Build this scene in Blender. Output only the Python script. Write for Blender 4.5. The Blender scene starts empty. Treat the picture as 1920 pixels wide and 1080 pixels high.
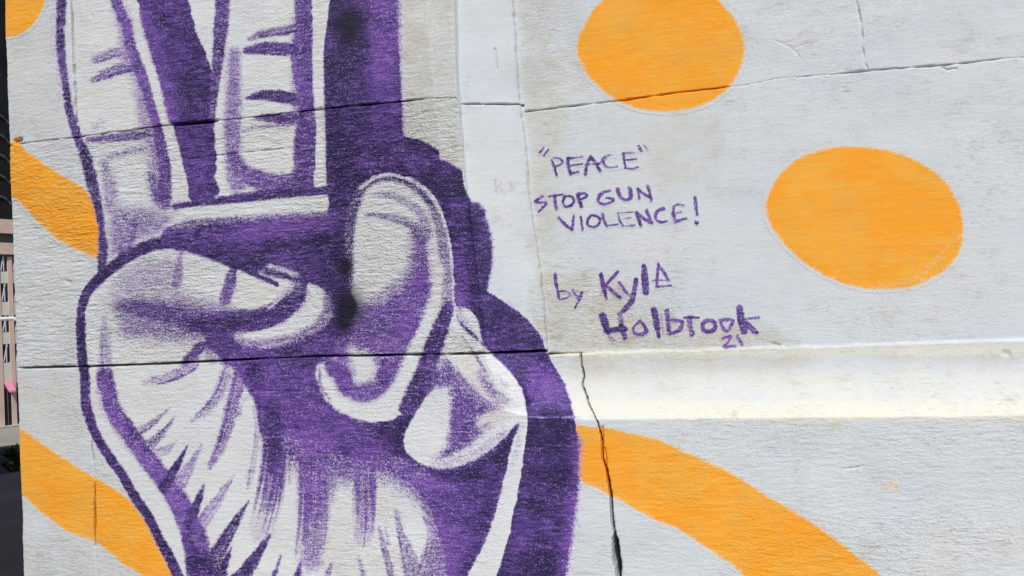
import bpy, bmesh, math, random
import numpy as np
from mathutils import Matrix, Vector

random.seed(7)
RNG = np.random.default_rng(11)
scene = bpy.context.scene
col = scene.collection

# ------------------------------------------------------------------ camera
FPX = 1400.0                       # focal length in photo pixels (1920 wide)
YAW, PITCH, ROLL = math.radians(13.2), math.radians(1.1), math.radians(-2.65)
CAM = np.array([0.0, -2.4, 1.62])
_f = np.array([-math.sin(YAW) * math.cos(PITCH), math.cos(YAW) * math.cos(PITCH), math.sin(PITCH)])
_r = np.array([math.cos(YAW), math.sin(YAW), 0.0])
_u = np.cross(_r, _f)
RIGHT = _r * math.cos(ROLL) + _u * math.sin(ROLL)
UP = -_r * math.sin(ROLL) + _u * math.cos(ROLL)
FWD = _f
cd = bpy.data.cameras.new('camera')
cam = bpy.data.objects.new('camera', cd)
col.objects.link(cam)
cd.sensor_width = 36.0
cd.lens = FPX / 1920.0 * 36.0
cd.clip_start = 0.05
cd.clip_end = 2000.0
cam.matrix_world = Matrix((
    (RIGHT[0], UP[0], -FWD[0], CAM[0]),
    (RIGHT[1], UP[1], -FWD[1], CAM[1]),
    (RIGHT[2], UP[2], -FWD[2], CAM[2]),
    (0, 0, 0, 1)))
scene.camera = cam

# ------------------------------------------------------------------ light
SUN_AZ = 15.0      # degrees to the right of the wall's outward normal
SUN_EL = 48.0
az, el = math.radians(SUN_AZ), math.radians(SUN_EL)
to_sun = Vector((math.sin(az) * math.cos(el), -math.cos(az) * math.cos(el), math.sin(el)))
world = bpy.data.worlds.new('World')
scene.world = world
world.use_nodes = True
wn = world.node_tree
sky = wn.nodes.new('ShaderNodeTexSky')
sky.sky_type = 'NISHITA'
sky.sun_disc = False
sky.sun_elevation = el
sky.sun_rotation = math.atan2(to_sun.x, to_sun.y)
bg = wn.nodes['Background']
wn.links.new(sky.outputs[0], bg.inputs[0])
bg.inputs[1].default_value = 0.11
sd = bpy.data.lights.new('sun', 'SUN')
sd.energy = 3.1
sd.angle = math.radians(0.5)
sd.color = (1.0, 0.965, 0.90)
sun = bpy.data.objects.new('sun', sd)
col.objects.link(sun)
sun.rotation_euler = to_sun.to_track_quat('Z', 'Y').to_euler()
vs = scene.view_settings
vs.view_transform = 'Standard'
vs.look = 'None'
vs.gamma = 1.0
vs.use_curve_mapping = False
vs.exposure = 0.10


# ------------------------------------------------------------------ helpers
def ray(x, y):
    x = np.asarray(x, float); y = np.asarray(y, float)
    return ((x - 960) / FPX)[..., None] * RIGHT - ((y - 540) / FPX)[..., None] * UP + FWD


def on_wall(x, y, d=0.0):
    """photo pixel -> (u, v) on the plane y = d parallel to the wall"""
    r = ray(x, y)
    t = (d - CAM[1]) / r[..., 1]
    return CAM[0] + t * r[..., 0], CAM[2] + t * r[..., 2]


def to_px(u, d, v):
    p = np.stack([u - CAM[0], d - CAM[1], v - CAM[2]], -1)
    w = p @ FWD
    return 960 + FPX * (p @ RIGHT) / w, 540 - FPX * (p @ UP) / w


def tag(o, label=None, cat=None, group=None, kind=None):
    if label: o['label'] = label
    if cat: o['category'] = cat
    if group: o['group'] = group
    if kind: o['kind'] = kind
    return o


def empty(name, loc=(0, 0, 0), parent=None):
    o = bpy.data.objects.new(name, None)
    o.location = loc
    o.empty_display_size = 0.2
    col.objects.link(o)
    o.parent = parent
    return o


def obj(name, bm, mat, parent=None, smooth=False):
    me = bpy.data.meshes.new(name)
    bm.to_mesh(me); bm.free()
    if smooth:
        for p in me.polygons: p.use_smooth = True
    me.materials.append(mat)
    o = bpy.data.objects.new(name, me)
    col.objects.link(o)
    o.parent = parent
    return o


def box(bm, p0, p1, ax=None, bevel=0.0):
    """axis box between two corners, optionally in a rotated frame ax=(origin, X, Y, Z)"""
    vs_ = []
    for k in range(8):
        q = Vector((p1[0] if k & 1 else p0[0], p1[1] if k & 2 else p0[1], p1[2] if k & 4 else p0[2]))
        if ax: q = ax[0] + ax[1] * q.x + ax[2] * q.y + ax[3] * q.z
        vs_.append(bm.verts.new(q))
    fs = [(0, 2, 3, 1), (4, 5, 7, 6), (0, 1, 5, 4), (2, 6, 7, 3), (0, 4, 6, 2), (1, 3, 7, 5)]
    new = [bm.faces.new([vs_[i] for i in f]) for f in fs]
    bmesh.ops.recalc_face_normals(bm, faces=new)
    if bevel > 0:
        es = list({e for f in new for e in f.edges})
        bmesh.ops.bevel(bm, geom=es, offset=bevel, segments=1, affect='EDGES')


def tube(bm, pts, rad, n=8):
    rings = []
    for i, p in enumerate(pts):
        p = Vector(p)
        a = Vector(pts[max(0, i - 1)]); b = Vector(pts[min(len(pts) - 1, i + 1)])
        t = (b - a).normalized()
        x = t.orthogonal().normalized(); y = t.cross(x)
        r = rad[i] if isinstance(rad, (list, tuple)) else rad
        rings.append([bm.verts.new(p + x * r * math.cos(2 * math.pi * k / n) + y * r * math.sin(2 * math.pi * k / n)) for k in range(n)])
    for a, b in zip(rings, rings[1:]):
        for k in range(n):
            bm.faces.new((a[k], a[(k + 1) % n], b[(k + 1) % n], b[k]))
    bm.faces.new(rings[0][::-1]); bm.faces.new(rings[-1])


class NT:
    """small node-tree builder"""
    def __init__(s, name):
        s.m = bpy.data.materials.new(name)
        s.m.use_nodes = True
        s.t = s.m.node_tree
        s.b = s.t.nodes['Principled BSDF']

    def n(s, typ, ins=None, **kw):
        nd = s.t.nodes.new(typ)
        for k, v in kw.items(): setattr(nd, k, v)
        for k, v in (ins or {}).items(): s.put(nd.inputs[k], v)
        return nd

    def put(s, sock, v):
        if isinstance(v, bpy.types.NodeSocket): s.t.links.new(v, sock)
        else: sock.default_value = v

    def math(s, op, a, b=0.0, c=0.0, clamp=False):
        nd = s.n('ShaderNodeMath', {0: a, 1: b, 2: c}, operation=op)
        nd.use_clamp = clamp
        return nd.outputs[0]

    def mix(s, f, a, b):
        nd = s.n('ShaderNodeMix', data_type='RGBA')
        s.put(nd.inputs[0], f)
        s.put(nd.inputs[6], a if isinstance(a, bpy.types.NodeSocket) else (*a, 1.0))
        s.put(nd.inputs[7], b if isinstance(b, bpy.types.NodeSocket) else (*b, 1.0))
        return nd.outputs[2]

    def rng(s, v, a, b, c=0.0, d=1.0):
        return s.n('ShaderNodeMapRange', {0: v, 1: a, 2: b, 3: c, 4: d}).outputs[0]

    def noise(s, vec, scale, detail=3.0, rough=0.55, dist=0.0, sc=(1, 1, 1), rot=(0, 0, 0), loc=(0, 0, 0)):
        mp = s.n('ShaderNodeMapping', {0: vec})
        mp.inputs['Scale'].default_value = sc
        mp.inputs['Rotation'].default_value = rot
        mp.inputs['Location'].default_value = loc
        return s.n('ShaderNodeTexNoise', {'Vector': mp.outputs[0], 'Scale': scale, 'Detail': detail,
                                          'Roughness': rough, 'Distortion': dist}).outputs[0]


def simple(name, c, rough=0.8, var=0.12, scale=3.0, bump=0.0, bscale=40.0):
    m = NT(name)
    tc = m.n('ShaderNodeTexCoord').outputs['Object']
    n = m.noise(tc, scale, 5.0, 0.6)
    a = tuple(x * (1 - var) for x in c); b = tuple(min(1, x * (1 + var)) for x in c)
    m.put(m.b.inputs['Base Color'], m.mix(m.rng(n, 0.3, 0.7), a, b))
    m.b.inputs['Roughness'].default_value = rough
    m.b.inputs['Specular IOR Level'].default_value = 0.12 if rough > 0.7 else 0.4
    if bump:
        bn = m.n('ShaderNodeBump', {'Height': m.noise(tc, bscale, 4.0), 'Strength': bump, 'Distance': 0.02})
        m.put(m.b.inputs['Normal'], bn.outputs[0])
    return m.m


# ------------------------------------------------------------------ painted stone material
def painted_stone():
    m = NT('painted_stone')
    tc = m.n('ShaderNodeTexCoord').outputs['Object']
    pa = m.n('ShaderNodeAttribute', attribute_name='paint')
    ga = m.n('ShaderNodeAttribute', attribute_name='ground')
    ps = m.n('ShaderNodeSeparateColor', {0: pa.outputs['Color']}).outputs
    gs = m.n('ShaderNodeSeparateColor', {0: ga.outputs['Color']}).outputs
    cov, drk, orn, blk = ps[0], ps[1], ps[2], pa.outputs['Alpha']
    beige, relief, chalk = gs[0], gs[1], gs[2]
    # relief of the tooled stone: long shallow streaks plus pitted grain
    streak = m.noise(tc, 1.0, 3.0, 0.6, 0.6, sc=(26, 26, 110), rot=(0, 0.06, 0))
    streak2 = m.noise(tc, 1.0, 2.0, 0.5, 0.4, sc=(7, 7, 60), rot=(0, 0.17, 0), loc=(3, 1, 7))
    grain = m.noise(tc, 120.0, 2.0, 0.6, 0.3)
    fine = m.noise(tc, 330.0, 2.0, 0.6)
    blot = m.noise(tc, 3.2, 4.0, 0.6)
    blot2 = m.noise(tc, 11.0, 5.0, 0.65, loc=(5, 2, 1))
    h = m.math('ADD', m.math('MULTIPLY', streak, 0.55), m.math('MULTIPLY', grain, 0.45))
    # threshold for dry-brush paint: paint sits on the high spots
    pit = m.noise(tc, 250.0, 2.0, 0.6, 0.2)
    thr = m.rng(m.math('ADD', m.math('MULTIPLY', pit, 0.55), m.math('ADD', m.math('MULTIPLY', streak, 0.25), m.math('MULTIPLY', grain, 0.20))), 0.40, 0.60)
    def cover(c, w):
        x = m.math('SUBTRACT', m.math('MULTIPLY', c, 1.3), m.math('ADD', m.math('MULTIPLY', thr, 1.0), 0.15))
        return m.rng(x, -w, w)
    mp = cover(cov, 0.26)
    mo = cover(orn, 0.2)
    mb = m.rng(blk, 0.1, 0.9)
    # ground coat
    white = m.mix(m.rng(blot, 0.35, 0.65), (0.57, 0.622, 0.685), (0.615, 0.648, 0.67))
    bmix = m.math('MULTIPLY', m.math('ADD', beige, 0.12), m.rng(m.math('ADD', m.math('MULTIPLY', blot2, 0.6), m.math('MULTIPLY', grain, 0.4)), 0.38, 0.62, 0.25, 1.15), clamp=True)
    g1 = m.mix(bmix, white, (0.49, 0.462, 0.38))
    patch = m.rng(m.noise(tc, 1.9, 4.0, 0.6, 0.4, loc=(9, 4, 2)), 0.44, 0.62)
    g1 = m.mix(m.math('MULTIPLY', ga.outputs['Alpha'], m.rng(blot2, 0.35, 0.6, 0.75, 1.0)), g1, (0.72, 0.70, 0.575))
    dirt = m.math('MULTIPLY', m.rng(m.math('ADD', m.math('MULTIPLY', blot2, 0.55), m.math('MULTIPLY', streak, 0.45)), 0.54, 0.68), m.math('ADD', m.math('MULTIPLY', patch, 0.48), 0.14))
    g2 = m.mix(dirt, g1, (0.33, 0.325, 0.30))
    fl = m.rng(m.math('ADD', m.math('MULTIPLY', m.noise(tc, 1.0, 3.0, 0.65, 0.5, sc=(42, 42, 130), rot=(0, 0.1, 0)), 0.75), m.math('MULTIPLY', pit, 0.25)), 0.55, 0.65)
    g2 = m.mix(m.math('MULTIPLY', m.math('MULTIPLY', fl, m.math('ADD', patch, 0.06)), m.rng(relief, 0.27, 0.6, 0.22, 0.60)), g2, (0.24, 0.235, 0.22))
    g3 = m.mix(chalk, g2, (0.80, 0.79, 0.82))
    # purple coat
    tn = m.rng(m.math('ADD', m.math('MULTIPLY', pit, 0.4), m.math('ADD', m.math('MULTIPLY', streak, 0.4), m.math('MULTIPLY', blot2, 0.2))), 0.42, 0.58)
    pt = m.math('ADD', drk, m.math('MULTIPLY', m.math('SUBTRACT', 0.5, tn), 0.62), clamp=True)
    p1 = m.mix(m.rng(pt, 0.0, 0.5), (0.205, 0.085, 0.405), (0.098, 0.043, 0.250))
    p2 = m.mix(m.rng(pt, 0.5, 1.0), p1, (0.018, 0.011, 0.064))
    # lavender specks: thin coat, plus painted glints of its glossy relief
    worn_glint = m.math('MULTIPLY', m.rng(m.math('ADD', m.math('MULTIPLY', pit, 0.75), m.math('MULTIPLY', streak, 0.25)), 0.54, 0.66), 0.55)
    worn_glint = m.math('MULTIPLY', worn_glint, m.rng(drk, 0.3, 1.0, 1.0, 0.32))
    purp = m.mix(worn_glint, p2, (0.30, 0.235, 0.47))
    thin = m.mix(m.rng(cov, 0.15, 0.7), (0.36, 0.27, 0.50), purp)
    ob = m.noise(tc, 5.5, 4.0, 0.6, 0.8, loc=(2, 8, 5))
    oc = m.mix(m.rng(m.math('ADD', m.math('MULTIPLY', ob, 0.7), m.math('MULTIPLY', streak2, 0.3)), 0.43, 0.57), (0.86, 0.335, 0.016), (0.83, 0.385, 0.042))
    oc = m.mix(m.math('MULTIPLY', m.rng(m.math('ADD', m.math('MULTIPLY', blot2, 0.5), m.math('ADD', m.math('MULTIPLY', ob, 0.2), m.math('MULTIPLY', streak, 0.3))), 0.50, 0.64), 0.65), oc, (0.68, 0.345, 0.060))
    oc = m.mix(m.math('MULTIPLY', m.rng(m.math('ADD', m.math('MULTIPLY', pit, 0.5), m.math('MULTIPLY', streak, 0.5)), 0.57, 0.68), 0.45), oc, (0.90, 0.47, 0.085))
    c0 = m.mix(m.math('MULTIPLY', m.rng(orn, 0.0, 0.45), 0.5), g3, (0.78, 0.52, 0.22))
    c = m.mix(mo, c0, oc)
    c = m.mix(m.math('MULTIPLY', m.rng(m.math('SUBTRACT', cov, m.math('MULTIPLY', thr, 0.25)), 0.0, 0.5), 0.52), c, (0.40, 0.325, 0.545))
    c = m.mix(mp, c, thin)
    c = m.mix(mb, c, (0.012, 0.009, 0.030))
    m.put(m.b.inputs['Base Color'], c)
    m.put(m.b.inputs['Roughness'], m.rng(mp, 0, 1, 0.85, 0.62))
    m.b.inputs['Specular IOR Level'].default_value = 0.3
    hh = m.math('ADD', m.math('MULTIPLY', streak, 0.7), m.math('ADD', m.math('MULTIPLY', streak2, 0.22),
        m.math('ADD', m.math('MULTIPLY', grain, 0.5), m.math('MULTIPLY', pit, 0.30))))
    bn = m.n('ShaderNodeBump', {'Height': hh, 'Strength': m.math('MULTIPLY', m.math('MULTIPLY', relief, m.rng(patch, 0, 1, 0.6, 1.15)), m.rng(mp, 0, 1, 0.6, 0.85)), 'Distance': 0.014})
    m.put(m.b.inputs['Normal'], bn.outputs[0])
    return m.m


STONE = painted_stone()
M_core = simple('limestone', (0.50, 0.48, 0.43), 0.85, 0.1, 2.0, 0.3, 60)
M_asphalt = simple('asphalt', (0.022, 0.024, 0.030), 0.9, 0.25, 1.2, 0.4, 120)
M_concrete = simple('pale_concrete_road', (0.36, 0.32, 0.27), 0.9, 0.15, 0.6, 0.2, 60)
M_pave = simple('pavement_concrete', (0.40, 0.38, 0.34), 0.9, 0.12, 2.0, 0.3, 80)
M_line = simple('road_paint', (0.78, 0.78, 0.75), 0.7, 0.08, 5.0)
M_tan = simple('pink_tan_render', (0.72, 0.52, 0.43), 0.85, 0.08, 0.8, 0.1)
M_cream = simple('cream_panel', (0.72, 0.70, 0.58), 0.8, 0.08, 1.0)
M_shadow = simple('grey_frame_and_shade', (0.16, 0.14, 0.14), 0.8, 0.12, 1.0)  # dark grey for door frames and painted shade strips under the cornices
M_dkglass = simple('dark_window_glass', (0.02, 0.018, 0.022), 0.25, 0.3, 0.8)
M_blind = simple('lilac_window_brace', (0.55, 0.50, 0.60), 0.7, 0.1, 2.0)
M_pink = simple('pink_awning_cloth', (0.78, 0.27, 0.42), 0.8, 0.08, 2.0)
M_black = simple('black_cladding', (0.012, 0.012, 0.014), 0.75, 0.35, 0.25)
M_slate = simple('slate_band', (0.05, 0.06, 0.075), 0.6, 0.2, 0.5)
M_lamp = simple('white_lamp_metal', (0.75, 0.75, 0.73), 0.45, 0.05, 4.0)
M_weed = simple('weed_leaf', (0.055, 0.075, 0.025), 0.8, 0.4, 8.0)

# ================================================================== THE WALL
# grid in (u, v): dense in view, coarse beyond
U_LEFT = float(on_wall(24.0, 540.0)[0])
STEP = 1.85
xs = np.arange(24.0, 1990.0, STEP)
us_in = on_wall(xs, np.full_like(xs, 540.0))[0]
us_left = np.array([U_LEFT, U_LEFT, U_LEFT, U_LEFT])
d_left = np.array([0.9, 0.30, 0.05, 0.012])
us = np.concatenate([us_left, us_in[0:1] + 0.003, us_in[2:], np.arange(us_in[-1] + 0.03, 3.6, 0.06)])
dcol = np.concatenate([d_left, np.zeros(len(us) - 4)])
corner = np.array([(0, -60), (1980, -60), (30, 1110), (1980, 1110)], float)
cv = on_wall(corner[:, 0], corner[:, 1])[1]
v0, v1 = cv.min(), cv.max()
dv = STEP * 2.62 / FPX
vsg = np.concatenate([np.arange(0.0, v0 - 0.03, 0.045), np.arange(v0, v1, dv), np.arange(v1 + 0.03, 4.4, 0.06)])
NU, NV = len(us), len(vsg)
U, V = np.meshgrid(us, vsg)          # (NV, NU)
PX0, PY0 = to_px(U, np.zeros_like(U), V)


def curve_u(pts, d=0.0):
    """photo polyline running down the picture -> u as a function of v"""
    p = np.array(pts, float)
    u, v = on_wall(p[:, 0], p[:, 1], d)
    o = np.argsort(v)
    u, v = u[o], v[o]
    def f(vq):
        r = np.interp(vq, v, u)
        k1 = (u[-1] - u[-2]) / (v[-1] - v[-2])
        return np.where(vq > v[-1], u[-1], np.where(vq < v[0], u[0], r))
    return f


def curve_v(pts, d=0.0):
    p = np.array(pts, float)
    u, v = on_wall(p[:, 0], p[:, 1], d)
    def f(uq): return np.interp(uq, u, v)
    return f


def noise1(x, scale, seed, amp=1.0):
    r = np.random.default_rng(seed).normal(size=4096)
    return amp * np.interp((np.asarray(x) * scale + 1500.0) % 4000, np.arange(4096), r)


def noise2(x, y, seed, amp=1.0):
    g = np.random.default_rng(seed).normal(size=(256, 256))
    xi = np.floor(x).astype(int); yi = np.floor(y).astype(int)
    fx = x - xi; fy = y - yi
    fx = fx * fx * (3 - 2 * fx); fy = fy * fy * (3 - 2 * fy)
    a = g[yi % 256, xi % 256]; b = g[yi % 256, (xi + 1) % 256]
    c = g[(yi + 1) % 256, xi % 256]; e = g[(yi + 1) % 256, (xi + 1) % 256]
    return amp * ((a * (1 - fx) + b * fx) * (1 - fy) + (c * (1 - fx) + e * fx) * fy)


def sstep(a, b, x):
    t = np.clip((x - a) / (b - a), 0, 1)
    return t * t * (3 - 2 * t)


DREC = 0.10                                   # depth of the recessed panel
ca = curve_u([(795, -150), (800, 0), (813, 183), (827, 283), (840, 400), (850, 560), (856, 620), (857, 660), (862, 692),
              (878, 718), (896, 738), (930, 764), (978, 777), (1041, 782), (1100, 784.5)])
cb = curve_u([(843, -150), (850, 0), (853, 133), (860, 233), (867, 320), (878, 420), (890, 520), (899, 608), (905, 645),
              (915, 661), (937, 682), (962, 708), (980, 732), (988, 762), (1008, 778), (1130, 784)])
cc = curve_u([(948, -150), (957, 0), (968, 180), (980, 267), (987, 360), (1007, 493), (1017, 593), (1022, 653), (1022, 700), (1022, 800)], 0.05)
v_top = float(on_wall(np.array(1350.0), np.array(654.0), DREC)[1])
v_bot = float(on_wall(np.array(1400.0), np.array(784.0), 0.0)[1])
j1l = curve_v([(-200, 290), (20, 272), (50, 268), (140, 258), (300, 235.5), (400, 227), (600, 205), (750, 190), (815, 183.5), (852, 182), (858, 190.5), (975, 183)])
j1r = curve_v([(900, 217), (985, 209), (1060, 200.5), (1160, 189), (1280, 172), (1400, 159), (1460, 147), (1560, 139.5), (1640, 131), (1720, 126), (1800, 119), (1880, 110), (1930, 107), (2300, 68)], DREC)
j2 = curve_v([(-100, 692), (35, 690), (160, 687.5), (300, 682), (400, 677), (480, 673), (590, 668.5), (720, 666), (860, 664), (1020, 661.5), (1060, 660)])
vl1 = curve_u([(128, -120), (135, 0), (138, 80), (140, 133), (143, 213), (150, 256)])
vl2 = curve_u([(164, 688), (166, 720), (171, 800), (172, 840), (177, 905), (178, 930), (179, 1000), (182, 1080), (188, 1200)])
vr1 = curve_u([(1590, -130), (1602, -20), (1606, 5), (1611, 25), (1616, 60), (1618, 95), (1622, 118), (1627, 132)], DREC)
vcr = curve_u([(1081, 655), (1082, 672), (1084, 690), (1089, 712), (1086, 728), (1096, 748), (1098, 757), (1110, 774), (1121, 792), (1127, 815), (1130, 838),
               (1131, 862), (1137, 882), (1141, 905), (1146, 935), (1148, 975), (1152, 1003), (1155, 1030), (1160, 1080), (1172, 1180)])


def snap_rows(target, ok):
    """pull the nearest grid row of every column onto a joint line"""
    i = np.argmin(np.abs(V - target[None, :]), 0)
    c = np.arange(NU)
    near = ok & (np.abs(V[i, c] - target) < dv * 0.75)
    V[i[near], c[near]] = target[near]


def snap_cols(target, ok):
    i = np.argmin(np.abs(U - target[:, None]), 1)
    rws = np.arange(NV)
    near = ok & (np.abs(U[rws, i] - target) < 0.006) & (i > 5)
    U[rws[near], i[near]] = target[near]


ju = us.copy()
jv1 = np.where(ju < cc(np.full_like(ju, 2.2)) + 0.012, j1l(ju), j1r(ju))
jv2 = np.where(ju < cc(np.full_like(ju, 1.4)), j2(ju), v_top)
snap_rows(jv1, np.ones(NU, bool)); snap_rows(jv2, np.ones(NU, bool))
for f_, lo, hi in ((vl1, 1.9, 9.0), (vl2, 0.0, 1.6), (vcr, 0.0, 1.45)):
    tv = f_(vsg); snap_cols(tv, (vsg > lo) & (vsg < hi))
PX0, PY0 = to_px(U, np.zeros_like(U), V)
UA, UB, UC = ca(V), cb(V), cc(V)
UC = np.maximum(UC, UB + 0.02)
UCj = UC + noise1(V, 60, 3, 0.0012)
D = np.zeros_like(U)
D += 0.004 * sstep(UA - 0.002, UA + 0.006, U)
fr = np.clip((U - UA) / np.maximum(UB - UA, 1e-4), 0, 1)
D += 0.010 * fr * (U > UA)
D += 0.020 * sstep(UB - 0.002, UB + 0.004, U)
fr2 = np.clip((U - UB) / np.maximum(UC - UB, 1e-4), 0, 1)
D += 0.048 * fr2 * (U > UB)
D += (DREC - 0.082) * sstep(UCj - 0.002, UCj + 0.004, U)
# sloped ledge (cavetto) between the recessed panel and the plinth face
tt = np.clip((V - v_bot - noise1(U, 14, 5, 0.0012)) / (v_top - v_bot), 0, 1)
FL = (DREC - 0.013) * (1 - (1 - tt) ** 2.5)
# joints -----------------------------------------------------------------
J1 = np.where(U < UC + 0.012, j1l(U), j1r(U))
J2 = np.where(U < UC, j2(U), v_top)
above = V > J2
D = np.where(above, D, np.minimum(D, FL))
D = np.where(V < v_bot, 0.0, D)
PXM = 2.4 / FPX                                # metres per photo pixel on the wall, about


def groove(dist, w, depth):
    return depth * np.exp(-np.abs(dist / np.maximum(w, 1e-5)) ** 3)


wob = noise2(U * 45, V * 45, 21, 0.0009) + noise2(U * 150, V * 150, 22, 0.0006)
G = np.zeros_like(U)
left_zone = U < UC + 0.012
open1 = np.clip(0.34 + 0.45 * noise1(U, 9, 31) + 0.3 * noise1(U, 40, 32), 0.03, 1.0)
w1 = (0.7 + 0.8 * open1) * PXM
G = np.maximum(G, groove(V - J1 + 0.25 * wob, w1 * np.where(left_zone, 1.0, 0.85), (0.003 + 0.03 * open1) * np.where(left_zone, 1.0, 0.45)))
# the deep open bit of the joint between the two raised fingers
gx = np.exp(-((PX0 - 365) / 38.0) ** 4)
G = np.maximum(G, groove(V - J1 + 0.4 * wob, 3.0 * PXM, 0.05 * gx))
open2 = np.clip(0.75 + 0.3 * noise1(U, 7, 33) + 0.2 * noise1(U, 30, 34), 0.15, 1.0)
fade2 = 1.0 - 0.75 * sstep(1010, 1120, PX0)
G = np.maximum(G, groove(V - J2 + 0.3 * wob, (0.95 + 1.05 * open2) * PXM * (0.45 + 0.55 * fade2), 0.05 * open2 * fade2))
# lip of the lower course, a few millimetres proud where the joint has opened
op = np.clip(0.55 + 0.3 * noise1(V, 11, 35) + 0.3 * noise1(V, 60, 36), 0.05, 1.0)
G = np.maximum(G, groove(U - vl1(V), (0.8 + 0.6 * op) * PXM, 0.036 * op) * (V > j1l(U)))
op2 = np.clip(0.5 + 0.45 * noise1(V, 13, 37) + 0.3 * noise1(V, 50, 38), 0.05, 1.0)
op2 = np.maximum(op2, np.exp(-((PY0 - 955) / 42.0) ** 4))
G = np.maximum(G, groove(U - vl2(V), (0.8 + 0.8 * op2) * PXM, 0.036 * op2 + 0.03 * np.exp(-((PY0 - 955) / 36.0) ** 4) * (noise1(V, 30, 77) > -0.6)) * (V < j2(U)))
G = np.maximum(G, groove(U - vr1(V) + 0.5 * wob, 1.7 * PXM, 0.006 * op) * (V > j1r(U)))
wc = (1.0 + 0.18 * noise1(V, 22, 39)) * (1.2 + 0.8 * sstep(840, 880, PY0) + 2.0 * sstep(1002, 1012, PY0)) * PXM
dc = 0.035 + 0.012 * sstep(840, 900, PY0) + 0.12 * sstep(1000, 1015, PY0)
G = np.maximum(G, groove(U - vcr(V) + (0.5 + 0.8 * sstep(990, 1010, PY0)) * wob, wc, dc) * (V < J2))
# a second hairline beside the crack, and the Y-shaped crack in the panel


def seg_dist(X, Y, pts):
    best = np.full(X.shape, 1e9)
    for (ax_, ay_), (bx_, by_) in zip(pts[:-1], pts[1:]):
        dx, dy = bx_ - ax_, by_ - ay_
        t = np.clip(((X - ax_) * dx + (Y - ay_) * dy) / (dx * dx + dy * dy + 1e-9), 0, 1)
        best = np.minimum(best, np.hypot(X - ax_ - t * dx, Y - ay_ - t * dy))
    return best


PXr, PYr = to_px(U, D, V)
for pts, w, dep in [
    ([(1453, 76), (1470, 83), (1482, 88), (1493, 98), (1500, 107)], 1.3, 0.0025),
    ([(1472, 82), (1487, 76)], 1.2, 0.0018), ([(1490, 90), (1512, 82), (1534, 80)], 1.2, 0.002),
    ([(1133, 840), (1137, 862), (1136, 880), (1144, 905)], 1.5, 0.008),
    ([(1020, 235), (1021, 238)], 2, 0.003), ([(928, 92), (931, 130)], 1.6, 0.005),
    ([(1768, 127), (1776, 131), (1794, 128)], 1.8, 0.004),
    ([(1450, 646), (1460, 649)], 4, 0.006), ([(1882, 662), (1890, 664)], 5, 0.005),
    ([(1582, 881), (1618, 874)], 1.4, 0.003), ([(1130, 800), (1130, 836)], 1.6, 0.008),
    ([(400, 735), (590, 733), (660, 732)], 1.3, 0.003), ([(300, 306), (420, 290), (560, 276)], 1.4, 0.003),
    ([(126, 528), (131, 530)], 3.5, 0.005), ([(28, 264), (38, 261)], 3, 0.03),
]:
    G = np.maximum(G, groove(seg_dist(PXr, PYr, pts), w, dep))
# gentle unevenness of the dressed faces, chipped arrises
D = D + noise2(U * 6, V * 9, 41, 0.0016) + noise2(U * 22, V * 40, 42, 0.0002)
tool = noise2(U * 26 + V * 2.0, V * 150 - U * 9, 43, 0.00075) + noise2(U * 60, V * 230 - U * 12, 44, 0.00045)
midc = np.where((V < j1l(U)) & (V > j2(U)) & left_zone, 0.95, 0.38)
midc = np.where((U > UB) & (V > v_bot), 0.12, midc)
D = D + tool * midc
D = D + G
# left corner of the wall: fold back, with a worn arris
DD = D.copy()
DD[:, :4] = d_left[None, :] + 0.0 * D[:, :4]
chip = np.abs(noise1(vsg, 28, 51, 0.004)) + np.abs(noise1(vsg, 90, 52, 0.002))
Uf = U.copy()
Uf[:, :5] += chip[:, None] * np.array([1, 1, 1, 1, 0.6])[None, :]
DD[:, 4] += 0.004

# ------------------------------------------------------------------ painting
X, Y = to_px(Uf, DD, V)
X = X.ravel(); Y = Y.ravel()
NPT = X.size
COV = np.zeros(NPT); DRK = np.zeros(NPT); ORN = np.zeros(NPT); BLK = np.zeros(NPT)
BEI = np.zeros(NPT); CHK = np.zeros(NPT); CRM = np.zeros(NPT)
REG = np.zeros(NPT, int)                      # which painted part a vertex belongs to
inview = (X > -700) & (X < 3200) & (Y > -900) & (Y < 1700)


def smooth_pts(pts, closed=False, k=5):
    p = [np.array(q, float) for q in pts]
    n = len(p)
    if n < 3: return np.array(p)
    out = []
    rg = n if closed else n - 1
    for i in range(rg):
        p0 = p[(i - 1) % n] if closed or i > 0 else 2 * p[0] - p[1]
        p1 = p[i]; p2 = p[(i + 1) % n]
        p3 = p[(i + 2) % n] if closed or i + 2 < n else 2 * p[-1] - p[-2]
        for j in range(k):
            t = j / k
            out.append(0.5 * ((2 * p1) + (-p0 + p2) * t + (2 * p0 - 5 * p1 + 4 * p2 - p3) * t * t + (-p0 + 3 * p1 - 3 * p2 + p3) * t ** 3))
    if not closed: out.append(p[-1])
    return np.array(out)


def pick(pts, m):
    lo = pts[:, :2].min(0) - m; hi = pts[:, :2].max(0) + m
    return np.nonzero((X > lo[0]) & (X < hi[0]) & (Y > lo[1]) & (Y < hi[1]) & inview)[0]


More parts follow.
